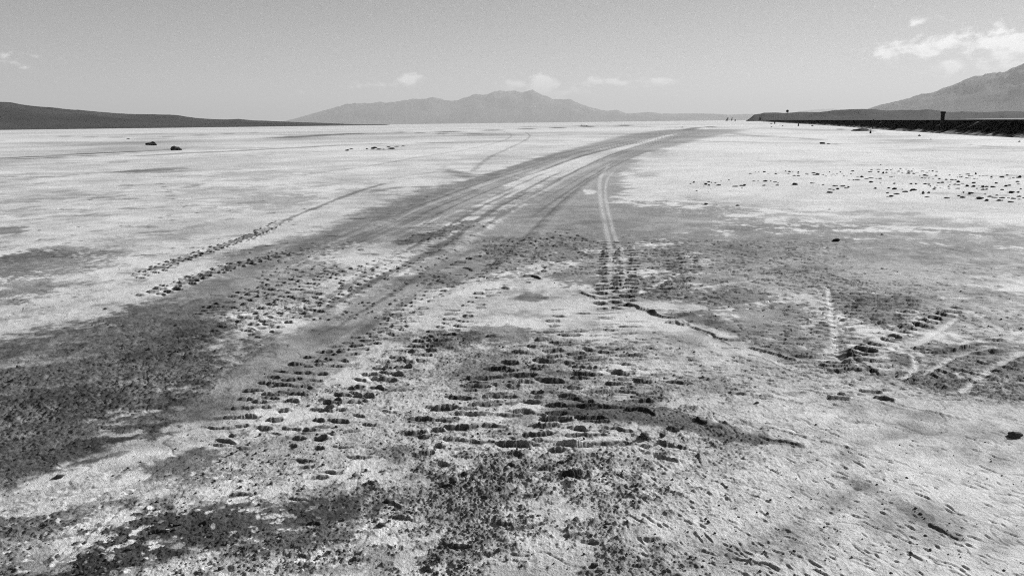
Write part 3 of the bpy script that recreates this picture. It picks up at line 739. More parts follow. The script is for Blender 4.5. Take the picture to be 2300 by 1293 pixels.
def range_mesh(name, prof, dist, depth, mat, seed, base_front=.55, rel=.42, k_az=420, k_d=46, base=-3.0):
    """terrain whose skyline follows the traced profile; slopes fall to the plain in front and behind"""
    azs, els = zip(*[az_el(u, v) for u, v in prof])
    az = np.linspace(azs[0], azs[-1], k_az)
    el = np.interp(az, azs, els)
    top = CAMH + dist * np.tan(np.maximum(el, 0.0002))
    t = np.linspace(-1, 1, k_d)                                # -1 front foot, 0 ridge, 1 back foot
    T, Azz = np.meshgrid(t, az, indexing='ij')
    dd = dist + np.where(T < 0, T * depth * base_front, T * depth)
    x = dd * np.sin(Azz); y = dd * np.cos(Azz)
    shape = np.cos(np.clip(np.abs(T), 0, 1) * PI / 2) ** 1.25
    L = dist * .09
    nz = np.zeros(x.shape, np.float32); amp = 1
    for o in range(5):
        nz += amp * (0.5 - np.abs(pnoise(x / L * 2 ** o + seed, y / L * 2 ** o, seed + o))); amp *= .55
    side = np.sin(np.clip(np.abs(T), 0, 1) * PI)
    edge = np.minimum(1, np.minimum(Azz - az[0], az[-1] - Azz) / (.02))
    z = base + (top[None, :] - base) * shape * (1 + rel * side * (nz - .3)) 
    z = base + (z - base) * np.clip(edge, 0.0, 1)
    o = grid_mesh(name, x, y, z, {}, mat)
    o['kind'] = 'structure'
    return o

mt_near = rock_mat('dark_hill_soil', .008, .055, .006)
mt_far = rock_mat('mountain_rock', .02, .15, .0009)
mt_low = rock_mat('ridge_scrub', .02, .045, .01)
LEFT = [(-700, 205), (-400, 207), (-250, 213), (-100, 224), (0, 232), (116, 245), (231, 254), (274, 257), (397, 260), (440, 266), (496, 269.6), (535, 268), (568, 271), (661, 274.5), (735, 277), (800, 279.5), (900, 280)]
range_mesh('hill', LEFT, 1800, 700, mt_near, 3, base_front=.9, rel=.2)
CENTRE = [(560, 283), (644, 272), (698, 259), (777, 239), (848, 231), (854, 229.5), (866, 232), (955, 224.5), (986, 225), (1012, 230), (1035, 229), (1066, 217), (1092, 216), (1110, 210), (1141, 211), (1176, 213), (1196, 209),
          (1221, 219), (1243, 228), (1283, 229), (1310, 239), (1332, 245), (1363, 250), (1385, 247), (1407, 255), (1440, 254), (1456, 252), (1487, 257), (1553, 256), (1600, 256), (1639, 258), (1678, 256.5), (1700, 258), (1760, 262), (1850, 266)]
range_mesh('mountain', CENTRE, 14000, 4000, mt_far, 8, k_az=700, base_front=.7)
RIGHT = [(1900, 262), (1930, 254), (1952, 245), (1977, 236.5), (2024, 229), (2070, 217), (2097, 212), (2126, 201), (2171, 187), (2217, 172), (2229, 170), (2248, 170), (2267, 167), (2297, 156), (2400, 128), (2550, 100), (2750, 120), (3000, 170), (3200, 230), (3300, 255)]
range_mesh('mountain', RIGHT, 6300, 1850, mt_far, 14, k_az=600, base_front=.8)
PALE = [(1740, 266), (1782, 255), (1795, 250), (1825, 247), (1848, 244.8), (1870, 245.5), (1887, 248), (1930, 254), (1990, 264)]
range_mesh('mountain', PALE, 20500, 3000, mt_far, 21, k_az=160)
LOW = [(1655, 271), (1669, 268.5), (1691, 260), (1706, 258), (1715, 255), (1738, 254), (1760, 254.3), (1782, 253), (1796, 252), (1815, 252.6), (1841, 252.6), (1900, 248), (1935, 246), (1966, 247), (1987, 249.5), (2065, 249.5),
       (2084, 247.5), (2100, 249.5), (2126, 253), (2200, 252.5), (2296, 251.5), (2450, 250), (2700, 246), (3100, 240), (3400, 236)]
range_mesh('hill', LOW, 1000, 320, mt_low, 27, k_az=900, base_front=.8)

# ------------------------------------------------------------------ road embankment
foot = [(1640, 271.7), (1700, 272.8), (1767, 276.5), (1850, 281.5), (1900, 285), (1987, 292), (2056, 296.5), (2100, 299.5), (2161, 302.5), (2196, 305), (2291, 310), (2450, 318), (2700, 331)]
def embankment():
    G = smooth_path([f + (1,) for f in foot], 24)
    pts = []
    # even resampling in log-distance, ends at 700 m
    seg = np.hypot(np.diff(G[:, 0]), np.diff(G[:, 1])); cum = np.concatenate([[0], np.cumsum(seg)])
    rr = np.hypot(G[:, 0], G[:, 1]); keep = rr < 760; G = G[keep]
    seg = np.hypot(np.diff(G[:, 0]), np.diff(G[:, 1])); cum = np.concatenate([[0], np.cumsum(seg)])
    L = cum[-1]; tt = np.linspace(0, 1, 900) ** 1.0
    ss = L * (1 - (1 - tt) ** 2.2)
    x0 = np.interp(ss, cum, G[:, 0]); y0 = np.interp(ss, cum, G[:, 1])
    k = np.ones(41) / 41
    sx = np.convolve(np.pad(x0, 20, 'edge'), k, 'valid'); sy = np.convolve(np.pad(y0, 20, 'edge'), k, 'valid')
    tx, ty = np.gradient(sx), np.gradient(sy); n = np.hypot(tx, ty) + 1e-9
    nx, ny = ty / n, -tx / n                                   # towards or away from the camera
    sgn = np.where(nx * x0 + ny * y0 > 0, 1, -1); nx *= sgn; ny *= sgn
    prof = [(-.5, -.15), (0, 0), (.25, .10), (.5, .2), (.8, .36), (1.1, .52), (1.4, .68), (1.7, .84), (1.95, .97), (2.15, 1.05), (2.35, 1.07)]
    fine = []
    for a, b in zip(prof[:-1], prof[1:]):
        for q in range(4): fine.append((a[0] + (b[0] - a[0]) * q / 4, a[1] + (b[1] - a[1]) * q / 4))
    fine.append(prof[-1])
    fine += [(4.5, 1.09), (8.5, 1.09), (10.4, 1.07), (12.5, .1), (13.5, -.2)]
    W = np.array([f[0] for f in fine]); Z = np.array([f[1] for f in fine])
    Xe = x0[None] + nx[None] * W[:, None]; Ye = y0[None] + ny[None] * W[:, None]
    nz = pnoise(Xe / 1.6, Ye / 1.6, 91) * .5 + pnoise(Xe / .5, Ye / .5, 92) * .35 + pnoise(Xe / .2, Ye / .2, 93) * .2
    amp = np.where((W > 0) & (W < 2.1), .15, .02)[:, None]
    # eroded spill along the foot
    Ze = Z[:, None] + amp * nz + 0 * Xe
    dist = np.hypot(Xe, Ye)
    hfac = np.clip(1 - (dist - 500) / 250, 0, 1)
    Ze = np.minimum(Ze, 1.095) * hfac - .25 * (1 - hfac)
    dust = np.clip(1.25 - W / .7, 0, 1)[:, None] * np.clip(.75 + 1.3 * nz, 0, 1) + np.clip(pnoise(Xe / 1.9 + 5, Ye / .5, 95) - .3, 0, 1) * 1.5 * ((W > .2) & (W < 2))[:, None]
    m, N, b = new_mat('dark_gravel', .95, .1)
    co = N.new('ShaderNodeTexCoord').outputs['Object']
    at = N.new('ShaderNodeAttribute', attribute_name='dust').outputs['Fac']
    n = N.noise(co, 7, 5, .7)
    v = N.math('ADD', at, N.math('MULTIPLY', N.math('SUBTRACT', n, .5), .5))
    N.l.new(N.ramp(v, [(0.05, .010), (.42, .030), (.68, .16), (1, .6)]), b.inputs['Base Color'])
    bn = N.new('ShaderNodeBump'); bn.inputs['Strength'].default_value = .4; bn.inputs['Distance'].default_value = .03; b.inputs['Specular IOR Level'].default_value = 0.0
    N.l.new(N.noise(co, 14, 4, .7), bn.inputs['Height']); N.l.new(bn.outputs[0], b.inputs['Normal'])
    o = grid_mesh('embankment', Xe[::-1], Ye[::-1], Ze[::-1], {'dust': dust[::-1]}, m); o['kind'] = 'structure'
    # road surface on top, with its own slight crown and painted edge line
    W2 = np.array([2.6, 3.4, 5.0, 6.4, 8.0, 9.6, 10.2]); Z2 = np.array([1.10, 1.115, 1.13, 1.14, 1.13, 1.115, 1.10])
    ok = dist[0] < 480
    Xr = (x0[None] + nx[None] * W2[:, None])[:, ok]; Yr = (y0[None] + ny[None] * W2[:, None])[:, ok]
    m2, N2, b2 = new_mat('asphalt', .9, .2)
    N2.l.new(N2.ramp(N2.noise(N2.new('ShaderNodeTexCoord').outputs['Object'], 3, 5), [(.3, .045), (.7, .07)]), b2.inputs['Base Color'])
    r = grid_mesh('road', Xr[::-1], Yr[::-1], (Z2[:, None] + 0 * Xr)[::-1], {}, m2); r['kind'] = 'structure'
    W3 = np.array([3.1, 3.22]); Xl = (x0[None] + nx[None] * W3[:, None])[:, ok]; Yl = (y0[None] + ny[None] * W3[:, None])[:, ok]
    m4, N4, b4 = new_mat('white_road_paint', .7, .3)
    N4.l.new(N4.ramp(N4.noise(N4.new('ShaderNodeTexCoord').outputs['Object'], 2, 5), [(.35, .35), (.6, .75)]), b4.inputs['Base Color'])
    r2 = grid_mesh('road_line', Xl[::-1], Yl[::-1], np.array([[1.113], [1.116]])[::-1] + 0 * Xl, {}, m4); r2['kind'] = 'structure'
embankment()

# ------------------------------------------------------------------ things
def tag(o, label, cat, group=None):
    o['label'] = label; o['category'] = cat
    if group: o['group'] = group
    return o
def empty(name, loc, rz=0.0):
    o = bpy.data.objects.new(name, None); C.objects.link(o); o.location = loc; o.rotation_euler = (0, 0, rz); o.empty_display_size = .1
    return o
def mesh_obj(name, bm, mat, parent=None, smooth=False):
    me = bpy.data.meshes.new(name); bm.to_mesh(me); bm.free(); me.materials.append(mat)
    if smooth: me.polygons.foreach_set('use_smooth', np.ones(len(me.polygons), bool))
    o = bpy.data.objects.new(name, me); C.objects.link(o); o.parent = parent
    return o

def stone_mat(name, lo, hi, scale=18):
    m, N, b = new_mat(name, .9, .2)
    co = N.new('ShaderNodeTexCoord').outputs['Object']
    N.l.new(N.ramp(N.noise(co, scale, 6, .65), [(.3, lo), (.72, hi)]), b.inputs['Base Color'])
    bn = N.new('ShaderNodeBump'); bn.inputs['Strength'].default_value = .6; bn.inputs['Distance'].default_value = .02
    N.l.new(N.noise(co, scale * 2.5, 4, .7), bn.inputs['Height']); N.l.new(bn.outputs[0], b.inputs['Normal'])
    return m
MST = stone_mat('dark_volcanic_stone', .022, .06)
MST2 = stone_mat('grey_stone', .10, .22)
MSOIL = stone_mat('damp_clod_soil', .05, .14, 40)

def rock_mesh(name, seed, mat, flat=1.0, peak=0.0, sub=3, jag=.28):
    """unit rock, about 1 wide, 1 deep and 1 high from its base at z 0"""
    r = random.Random(seed); bm = bmesh.new(); bmesh.ops.create_icosphere(bm, subdivisions=sub, radius=.5)
    planes = [(Vector((r.gauss(0, 1), r.gauss(0, 1), r.gauss(0, .8))).normalized(), r.uniform(.26, .43)) for _ in range(13)]
    off = Vector((r.uniform(-9, 9), r.uniform(-9, 9), r.uniform(-9, 9)))
    from mathutils import noise as mn
    for v in bm.verts:
        c = v.co.copy()
        for n, d in planes:                     # chipped facets
            e = c.dot(n) - d
            if e > 0: c -= n * e * .85
        c *= 1 + jag * mn.noise(c * 3.1 + off) + .12 * mn.noise(c * 9 + off)
        c.z += .5 * .8
        if peak: c.x *= 1 - peak * max(c.z, 0) * .75; c.y *= 1 - peak * max(c.z, 0) * .6
        c.z = max(c.z, -.06)
        v.co = c
    zs = max(v.co.z for v in bm.verts); xs = max(v.co.x for v in bm.verts) - min(v.co.x for v in bm.verts)
    for v in bm.verts: v.co.z *= flat / zs; v.co.x /= xs; v.co.y /= xs
    me = bpy.data.meshes.new(name); bm.to_mesh(me); bm.free(); me.materials.append(mat)
    return me
ROCKS = [rock_mesh('rock', 100 + k, MST, peak=[0, .3, .6, .9][k % 4]) for k in range(14)]
ROCKS2 = [rock_mesh('rock', 300 + k, MST2, peak=.3) for k in range(2)]

def place_rock(u, v, wpx, hpx, label, group=None, me=None, name='rock', cat='rock', depth=.75, rz=None, sink=.04):
    x, y, t = P(u, v)
    w = wpx * t / FPX; h = max(hpx * t / FPX * .86, w * .16)
    me = me or random.choice(ROCKS)
    o = bpy.data.objects.new(name, me); C.objects.link(o)
    o.location = (x, y + w * depth * .3, gz(x, y) - sink * h); o.scale = (w, w * depth, h)
    o.rotation_euler = (0, 0, random.uniform(-.35, .35) + (PI if random.random() < .5 else 0) if rz is None else rz)
    return tag(o, label, cat, group)

z4 = [(115,315,34,26),(68,330,28,12),(275,345,45,30),(318,358,35,22),(318,305,50,18),(247,372,16,14),(408,320,30,16),(350,318,14,18),(455,358,80,18),(590,278,22,14),(482,288,24,5),(680,375,90,14),(765,364,70,18),(802,362,50,30),(768,390,30,6),
 (312,442,12,8),(150,435,30,14),(600,430,12,6),(340,404,10,6),(877,192,44,14),(953,164,14,10),(995,165,20,8),(1072,165,44,18),(1125,190,30,8),(1222,156,14,6),(1228,198,46,20),(1400,192,36,12),(1360,155,26,16),(1413,162,40,20),(1457,166,20,10),
 (1531,172,30,24),(1533,190,30,10),(1480,224,50,14),(1535,226,48,14),(1648,190,50,12),(1657,211,30,6),(1745,182,60,18),(1800,208,70,32),(1750,212,50,12),(1870,206,40,12),(1908,229,50,8),(1957,166,16,16),(1985,213,36,8),(2010,197,40,8),(2060,190,24,10),
 (2038,217,18,8),(2103,170,18,18),(2130,187,16,8),(2154,227,34,14),(2194,228,18,14),(2275,157,50,16),(2250,192,24,12),(2225,281,40,8),(2285,281,30,12),(932,298,56,12),(988,292,22,12),(1088,300,66,24),(1160,299,28,16),(1220,310,56,8),
 (1256,332,20,16),(1070,360,48,16),(1250,358,50,16),(1350,332,8,12),(1488,350,80,34),(1723,328,72,16),(1812,343,20,6),(1872,347,36,12),(2037,360,80,14),(2148,362,80,16),(2215,376,32,24),(2180,385,50,12),(2068,402,50,28),(1968,405,56,14),
 (2012,415,36,14),(1967,443,88,22),(2030,677,20,5),(425,610,20,5)]
z5 = [(105,138,20,4),(228,140,46,12),(212,166,66,12),(325,132,60,10),(324,170,34,20),(388,190,34,36),(437,140,44,14),(432,180,30,22),(493,138,24,12),(515,126,16,8),(508,186,20,8),(550,188,44,8),(600,160,36,14),(505,166,14,6),
 (650,184,36,12),(698,130,20,12),(738,126,16,6),(795,124,18,8),(735,162,45,20),(780,160,40,18),(740,190,60,24),(803,192,34,20),(835,180,20,8),(860,173,20,6),(925,156,60,6),(985,172,40,8),(1015,153,30,10),(1060,156,34,18),(1120,160,40,12),
 (500,240,60,10),(540,230,30,8),(95,238,50,28),(45,238,50,8),(40,276,80,10),(165,264,60,8),(220,252,80,10),(350,258,60,16),(295,256,36,8),(225,312,56,26),(350,322,34,10),(407,324,16,6),(543,328,42,20),(655,334,20,5),(768,330,40,20),
 (835,328,40,18),(283,392,40,24),(465,388,44,20),(548,402,72,30),(650,405,26,12),(500,494,66,26),(446,494,30,10),(577,464,84,18),(695,436,80,20),(760,425,30,12),(805,416,100,28),(1010,452,44,26),
 (990,504,66,12),(955,215,60,24),(985,218,40,16),(1108,220,38,20),(1292,212,30,14),(918,250,34,14),(960,255,36,10),(1010,256,24,10),(1068,260,34,6),(1152,264,42,18),(1247,274,42,20),(885,218,20,8),(960,326,50,18),(1010,322,40,12),(1010,344,40,16),
 (1030,360,30,18),(1068,318,20,6),(1145,312,50,14),(1195,310,50,22),(1270,304,30,8),(1308,302,30,10),(1325,276,50,16),(1410,302,50,30),(1375,276,40,10),(1095,378,46,18),(1080,405,54,24),(1125,344,40,6),(1200,342,20,6),(1295,338,20,12),(1278,362,32,18),
 (1168,378,26,6),(1288,388,36,12),(1407,388,56,14),(1365,334,50,16),(1415,338,50,12),(1470,322,40,10),(1255,520,86,20),(1432,208,26,10),(1445,240,50,12),(1398,240,24,8),(1465,230,30,10),(1540,200,60,14),(1555,222,40,16),
 (1600,224,40,5),(1700,222,30,8),(1750,222,40,6),(1800,218,50,8),(1870,216,24,8),(1530,254,60,8),(1570,256,24,8),(1627,262,36,10),(1670,260,26,8),(1857,246,36,24),(1855,264,20,6),(1625,316,58,22),(1530,360,54,30),(1622,366,54,28),(1692,350,24,8),
 (1742,376,44,34),(1800,370,56,20),(1665,390,30,14),(1748,404,60,20),(1795,402,40,20),(1885,374,70,22),(1930,322,44,22),(2060,364,50,28),(2105,354,50,22),(2005,406,50,20),(2008,246,64,26),(2075,216,46,16),(2110,260,40,10),(2160,252,36,12),
 (2215,252,40,16),(2250,250,50,40),(2215,306,56,20),(2230,336,50,12),(2262,398,34,14),(2140,446,76,36),(2085,436,30,8),(2225,440,46,22),(1480,448,30,24),(1560,470,50,16),(1585,456,84,24),(1417,492,48,18),(1475,514,74,24),
 (1800,554,60,34),(1845,500,76,20),(1910,514,90,14),(2012,518,80,18),(1975,554,70,26),(2095,518,44,10),(2165,528,80,20),(2240,500,60,22),(2240,536,60,14),(2130,576,92,20),(2330,520,80,20),(2400,470,70,24),(2460,540,80,20),(2360,380,60,24),(2500,300,60,24)]
Z = 6.0526
def rocks(lst, off):
    for (x, y, w, h) in lst:
        u, v = off + x / Z, 360 + y / Z
        # the scatter is one field; what sets neighbours apart is which stretch of it they lie in
        if v > 434 and u > 1980: g, lb = 'rocks on the near edge of the field', 'larger dark rock on the near edge of the rock field, on bare white salt'
        elif v > 434: g, lb = 'fallen chips in front of the field', 'tiny dark chip lying alone on white salt in front of the rock field'
        elif u < 1690: g, lb = 'rocks at the left end of the field', 'small dark rock at the left end of the rock field, nearest the dirt track'
        elif u < 1920 and v > 403: g, lb = 'rocks in the sparse front row', 'dark rock in the sparse front row left of centre of the rock field'
        elif u < 1900: g, lb = 'pebbles in the back row', 'small dark rock in the back row, left half of the rock field'
        elif v < 392: g, lb = 'rocks in the dense back cluster', 'small dark rock in the dense far cluster of the rock field'
        else: g, lb = 'rocks in the middle of the field', 'dark rock in the crowded middle right of the rock field on white salt'
        place_rock(u, v, max(w / Z * .96, 1.6), max(h / Z, 1.0), lb, g)
rocks(z4, 1540); rocks(z5, 1920)
for (x, y, w, h, off, lb, kw) in [
    (278, 608, 50, 32, 1540, 'pointed dark rock alone in front of the left end of the rock field', {}),
    (705, 622, 55, 24, 1540, 'low wedge-shaped dark rock alone, just right of the pointed one', {}),
    (1959, 668, 36, 12, 1540, 'small flat dark rock alone on white salt, nearest the camera below the rock field', {}),
    (355, 66, 22, 10, 1920, 'tiny dark rock alone beyond the far side of the rock field', {}),
    (624, 120, 32, 16, 1920, 'small round dark rock standing clear at the far edge of the dense cluster', {}),
    (1645, 200, 26, 34, 1920, 'small dark rock shaped like an upright spike in the rock field', dict(me=ROCKS[3])),
    (933, 462, 42, 48, 1920, 'blocky mid-grey rock standing tall among darker rocks', dict(me=ROCKS2[0])),
    (448, 450, 40, 18, 1920, 'grey rounded rock at the front left of the rock field', dict(me=ROCKS2[1])),
    (1775, 470, 36, 16, 1920, 'pale grey pebble behind the largest dark rock', dict(me=ROCKS2[1])),
    (1935, 484, 40, 18, 1920, 'pale grey wedge pebble behind the long flat rocks', dict(me=ROCKS2[0])),
    (2010, 552, 40, 16, 1920, 'grey stone leaning against a dark rock on the near edge', dict(me=ROCKS2[1])),
    (1712, 530, 104, 36, 1920, 'largest dark oblong rock at the near edge of the rock field', {})]:
    place_rock(off + x / Z, 360 + y / Z, w / Z, h / Z, lb, None, **kw)

# boulders and stones elsewhere on the flat
BL1 = rock_mesh('boulder', 504, MST, peak=.5, jag=.6); BL2 = rock_mesh('boulder', 519, MST, peak=.9, jag=.7)
place_rock(337, 327, 26, 11, 'rounded dark boulder on the salt flat, farther of the left pair', None, BL1, 'boulder', 'boulder')
place_rock(391, 338, 25, 13, 'leaning dark boulder with a pointed top, nearer of the left pair', None, BL2, 'boulder', 'boulder')
place_rock(287, 312.5, 8, 2, 'thin flat dark stone beyond the left pair of boulders')
for (x, y, w, h) in [(405, 424, 22, 9), (425, 418, 20, 5), (505, 417, 14, 6), (545, 413, 34, 10), (565, 418, 30, 5), (615, 407, 20, 5), (630, 416, 40, 9), (655, 405, 26, 4), (690, 403, 24, 5), (535, 418, 22, 5), (590, 418, 16, 4)]:
    place_rock(600 + x / 2.255, 150 + y / 2.255, w / 2.255, h / 2.255, 'small dark stone in the thin row left of the main track', 'stones in a thin row left of the track')
for (u, v, w, h) in [(1306, 282.6, 6, 2.5), (1312, 282.4, 4, 2), (1318, 282.8, 5, 1.6)]:
    place_rock(u, v, w, h, 'tiny far dark stone in the middle of the plain below the mountain', 'far stones below the mountain')
place_rock(1533, 286.6, 4, 2, 'tiny dark stone beside the far bend of the track')
place_rock(2065, 305.5, 6, 4.5, 'round dark rock on white salt below the thick post')
place_rock(2091, 314, 3.6, 2.6, 'tiny dark pebble on the salt right of the round rock')
place_rock(2290, 319, 6, 3.5, 'small dark rock at the right edge in front of the embankment')
place_rock(1848, 323.5, 14, 5, 'low dark rock heap on the salt in front of the short posts')
place_rock(1862, 323.8, 8, 2.5, 'flat stone just right of the low rock heap')
place_rock(1758, 283.6, 3.5, 2, 'tiny dark stone left of the near marker stake')
place_rock(1825, 283.4, 6, 3, 'small dark stone near the foot of the embankment')
place_rock(1733, 278.3, 7, 2, 'flat dark stone at the foot of the round sign')
place_rock(1733, 285.8, 4, 1.6, 'tiny flat stone on the salt in front of the round sign')
place_rock(1880, 541, 17, 8, 'dark jagged clod on grey dirt right of centre', None, None, 'dirt_clod', 'clod')
place_rock(1982, 527, 7, 3, 'tiny dark clod on the streaked salt right of the jagged clod', None, None, 'dirt_clod', 'clod')
place_rock(1935, 294.5, 42, 6.5, 'low dark heap of soil at the foot of the embankment', None, BL1, 'dirt_heap', 'dirt heap')
CL = [rock_mesh('dirt_clod', 700 + k, MSOIL, peak=.3) for k in range(8)]
for (u, v, w, h, lb) in [(1018, 1092, 20, 18, 'dark knobbly clod at the near end of the centre tyre print'), (1044, 1068, 16, 10, 'clod just beyond the knobbly clod near the tyre print'),
        (1092, 1122, 24, 10, 'dark clod on smooth grey crust, lowest of the centre clods'), (130, 1073, 24, 10, 'dark wedge clod at the lower left on the edge of the dark soil'),
        (395, 1178, 26, 9, 'dark lump beside white salt crumbs, bottom left'), (290, 1232, 18, 8, 'dark lump near the bottom edge, left'), (1520, 972, 16, 12, 'dark clod at the start of the tapering dark tongue'),
        (1488, 985, 14, 10, 'clod left of the tapering dark tongue'), (1448, 992, 20, 16, 'broken clod between the tread print and the dark tongue'), (740, 921, 20, 10, 'round clod in the left tread print'),
        (855, 1183, 22, 12, 'dark lump on a pale patch near the bottom'), (1260, 1042, 18, 10, 'clod at the right end of the long shadowed print'), (2283, 982, 34, 18, 'dark slab of crust at the right edge'),
        (1335, 1272, 20, 12, 'dark lump at the bottom edge, centre'), (495, 1278, 14, 10, 'dark lump at the bottom edge, left of centre'), (1270, 930, 14, 8, 'small clod inside the centre tyre print'),
        (235, 693, 8, 5, 'small clod on the dark soil edge at left'), (720, 838, 12, 8, 'small clod beside the smooth grey rut'), (1700, 910, 12, 7, 'small clod on pale dirt right of centre'), (1890, 888, 22, 8, 'low clod before the crescent-shaped hollow')]:
    place_rock(u, v, w, h, lb, None, random.choice(CL), 'dirt_clod', 'clod', sink=.15)

# crumbs of soil: nobody could count them
def crumbs():
    base = [rock_mesh('crumb', 900 + k, MSOIL, sub=1) for k in range(4)]
    vs, fs, off = [], [], 0
    bv = [np.array([v.co[:] for v in b.vertices]) for b in base]; bf = [np.array([p.vertices[:] for p in b.polygons]) for b in base]
    n = 0
    while n < 4500:
        v = 560 + 760 * random.random() ** .8; u = random.uniform(-200, 2500)
        x, y, t = P(u, v); r = math.hypot(x, y)
        i = min(np.searchsorted(RS, r), NR - 1); j = min(np.searchsorted(AZ, math.atan2(x, y)), NA - 1)
        a = A[i, j]
        if random.random() > max(.06, (a - .2) * 1.15): continue
        k = random.randrange(4); s = min(.013, .0035 * random.paretovariate(2.0)) * (.6 + .7 * a)
        an = random.uniform(0, 6.28); c, s_ = math.cos(an) * s, math.sin(an) * s
        q = bv[k]; w = np.stack([q[:, 0] * c - q[:, 1] * s_ + x, q[:, 0] * s_ + q[:, 1] * c + y, q[:, 2] * s * random.uniform(.5, .9) + H[i, j] - .15 * s], -1)
        vs.append(w); fs.append(bf[k] + off); off += len(w); n += 1
    V = np.concatenate(vs).astype(np.float32); Fc = np.concatenate(fs).astype(np.int32)
    me = bpy.data.meshes.new('soil_crumbs'); me.vertices.add(len(V)); me.vertices.foreach_set('co', V.reshape(-1))
    me.loops.add(Fc.size); me.polygons.add(len(Fc)); me.loops.foreach_set('vertex_index', Fc.reshape(-1))
    me.polygons.foreach_set('loop_start', (np.arange(len(Fc)) * 3).astype(np.int32)); me.polygons.foreach_set('loop_total', np.full(len(Fc), 3, np.int32))
    me.update(); me.materials.append(MSOIL)
    o = bpy.data.objects.new('soil_crumbs', me); C.objects.link(o); o['kind'] = 'stuff'
    tag(o, 'loose crumbs of dirt and crust scattered over the tyre prints', 'gravel')
    for b in base: bpy.data.meshes.remove(b)
crumbs()

# posts, stakes and the round sign
def wood_mat(name, lo, hi):
    m, N, b = new_mat(name, .9, .1)
    co = N.new('ShaderNodeTexCoord').outputs['Object']
    n = N.noise(N.vmath('MULTIPLY', co, (30, 30, 2)), 1, 5, .6)
    N.l.new(N.ramp(n, [(.3, lo), (.7, hi)]), b.inputs['Base Color']); return m
MPOST = wood_mat('dark_weathered_wood', .008, .02); MGREY = wood_mat('grey_metal', .08, .13); MWHITE = wood_mat('white_paint', .6, .78)
def box_bm(bm, x0, x1, y0, y1, z0, z1, taper=0.0, bev=.01):
    r = bmesh.ops.create_cube(bm, size=1.0); vs = r['verts']
    for v in vs:
        k = 1 + (taper if v.co.z > 0 else 0)
        v.co = Vector(((x0 + x1) / 2 + v.co.x * (x1 - x0) * k, (y0 + y1) / 2 + v.co.y * (y1 - y0) * k, z0 + (v.co.z + .5) * (z1 - z0)))
    if bev:
        es = list({e for v in vs for e in v.link_edges}); bmesh.ops.bevel(bm, geom=es, offset=bev, segments=2, affect='EDGES')
def at_depth(u, v, d):
    r = px_ray(u, v) * d; return Vector((r.x, r.y, r.z + CAMH))

# thick dark post on the slope of the embankment
b = at_depth(2115.5, 283.5, 49.0); sc_ = 49.0 / FPX
t = empty('marker_post', b, .1)
tag(t, 'thick dark square post with a wider flat top, standing on the embankment slope', 'post')
bm = bmesh.new(); box_bm(bm, -2.8 * sc_, 2.8 * sc_, -.09, .09, -.25, 27.5 * sc_, .04); mesh_obj('post_shaft', bm, MPOST, t)
bm = bmesh.new(); box_bm(bm, -3.8 * sc_, 3.8 * sc_, -.11, .11, 27.5 * sc_, 32 * sc_, .05); mesh_obj('post_cap', bm, MPOST, t)
# round sign seen from behind
x, y, d = P(1767, 276.3); s_ = d / FPX
t = empty('road_sign', (x, y, -.05)); tag(t, 'round dark traffic sign on a thin pole, small against the sky', 'road sign')
bm = bmesh.new(); bmesh.ops.create_cone(bm, cap_ends=True, segments=12, radius1=.045, radius2=.045, depth=24.5 * s_, matrix=Matrix.Translation((0, 0, 12.2 * s_))); mesh_obj('pole', bm, MGREY, t, True)
bm = bmesh.new(); bmesh.ops.create_cone(bm, cap_ends=True, segments=40, radius1=3.05 * s_, radius2=3.05 * s_, depth=.03, matrix=Matrix.Translation((0, -.06, 26.2 * s_)) @ Matrix.Rotation(PI / 2, 4, 'X')); mesh_obj('sign_plate', bm, MPOST, t)
bm = bmesh.new(); box_bm(bm, -.25, .25, -.042, -.005, 25.4 * s_, 25.8 * s_, bev=.002); mesh_obj('bracket', bm, MGREY, t)
# short post with a pale upper half
x, y, d = P(1955, 300); s_ = d / FPX
t = empty('boundary_post', (x, y, -.02)); tag(t, 'short stubby post, dark below and pale on top, on the salt below the embankment', 'post')
bm = bmesh.new(); box_bm(bm, -1.7 * s_, 1.7 * s_, -.06, .06, -.05, 6.5 * s_, -.1); mesh_obj('post_shaft', bm, MPOST, t)
bm = bmesh.new(); box_bm(bm, -1.4 * s_, 1.4 * s_, -.055, .055, 6.5 * s_, 13 * s_, -.08); mesh_obj('painted_top', bm, MWHITE, t)
def stake(u, v, wpx, hpx, label, lean=0.0, dist=None, mat=MPOST):
    if dist: p = at_depth(u, v, dist); s = dist / FPX
    else: x, y, d = P(u, v); p = Vector((x, y, 0)); s = d / FPX
    bm = bmesh.new(); box_bm(bm, -wpx / 2 * s, wpx / 2 * s, -wpx / 2 * s, wpx / 2 * s, -.1, hpx * s, -.25, bev=.004)
    o = mesh_obj('stake', bm, mat); o.location = p; o.rotation_euler = (0, lean, .3); tag(o, label, 'stake')
stake(1960, 290, 1.4, 22, 'tall thin dark stick just behind the stubby post', .03)
stake(1793, 283.6, 2.2, 6, 'short dark stake on the salt right of the round sign')
stake(1740, 278.4, 2.2, 5, 'short dark stake below the round sign at the edge of the dark bank')

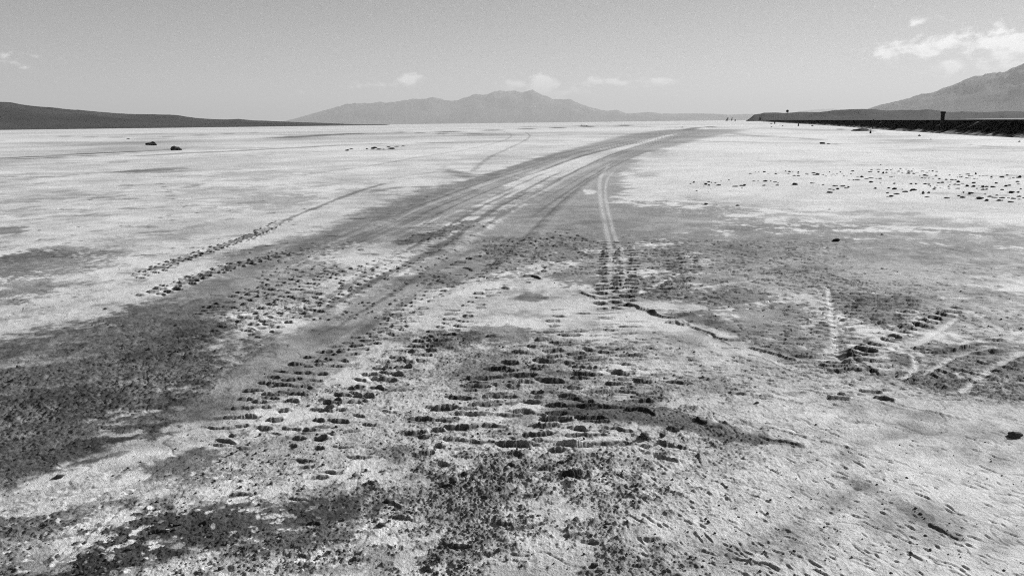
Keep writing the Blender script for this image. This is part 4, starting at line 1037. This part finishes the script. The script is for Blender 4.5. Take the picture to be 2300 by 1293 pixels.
# wind-bent bushes near the vanishing point
MLEAF, NL, bl = new_mat('bush_leaf', .8, .1)
NL.l.new(NL.ramp(NL.noise(NL.new('ShaderNodeTexCoord').outputs['Object'], 2, 3), [(.3, .015), (.7, .04)]), bl.inputs['Base Color'])
def bush(u, v, wpx, hpx, lean, label, dist=None):
    if dist: p = at_depth(u, v, dist); s = dist / FPX
    else: x, y, d = P(u, v); p = Vector((x, y, 0)); s = d / FPX
    w, h = wpx * s, hpx * s
    t = empty('bush', p); tag(t, label, 'bush')
    r = random.Random(int(u)); bm = bmesh.new()
    for k in range(420):
        q = r.random(); a = r.uniform(0, 2 * PI); rad = w * .5 * math.sqrt(r.random()) * (1 - .55 * q)
        c = Vector((math.cos(a) * rad + lean * q * w, math.sin(a) * rad, .08 * h + q * h * .92))
        L = w * .07 * r.uniform(.6, 1.5); n = Vector((r.gauss(0, 1), r.gauss(0, 1), r.gauss(0, 1))).normalized(); m = n.orthogonal().normalized(); l = n.cross(m)
        bm.faces.new([bm.verts.new(c + m * L), bm.verts.new(c + l * L * .6), bm.verts.new(c - m * L), bm.verts.new(c - l * L * .6)])
    mesh_obj('foliage', bm, MLEAF, t)
    bm = bmesh.new()
    for k in range(5):
        top = Vector((lean * w * .6 + r.uniform(-.3, .3) * w, r.uniform(-.2, .2) * w, h * .7))
        M = Matrix.Translation(top / 2) @ top.to_track_quat('Z', 'Y').to_matrix().to_4x4()
        bmesh.ops.create_cone(bm, cap_ends=True, segments=6, radius1=w * .03, radius2=w * .01, depth=top.length, matrix=M)
    mesh_obj('stem', bm, MPOST, t)
bush(1632, 272.3, 6, 7.5, .45, 'larger dark wind-bent bush at the vanishing point of the plain, leftmost')
bush(1642.5, 272.2, 4, 8, .55, 'slim dark leaning bush right of the larger wind-bent bush')
bush(1651, 271.9, 4.5, 3.2, .1, 'low dark bush, rightmost of the three on the horizon')
bush(1707, 271.6, 6, 7.5, -.1, 'small dark bush at the far end of the dark embankment', 330)

# ------------------------------------------------------------------ air
HAZE = 9.0e-5
def haze():
    bm = bmesh.new(); bmesh.ops.create_cube(bm, size=1.0)
    for v in bm.verts: v.co = Vector((v.co.x * 76000, v.co.y * 76000, -6 + (v.co.z + .5) * 1206))
    m = bpy.data.materials.new('haze_air'); m.use_nodes = True; nt = m.node_tree; nt.nodes.clear()
    o_ = nt.nodes.new('ShaderNodeOutputMaterial'); p = nt.nodes.new('ShaderNodeVolumePrincipled')
    p.inputs['Color'].default_value = (1, 1, 1, 1); p.inputs['Density'].default_value = HAZE; p.inputs['Anisotropy'].default_value = 0.12
    nt.links.new(p.outputs[0], o_.inputs['Volume'])
    o = mesh_obj('haze', bm, m); o['kind'] = 'stuff'
haze()
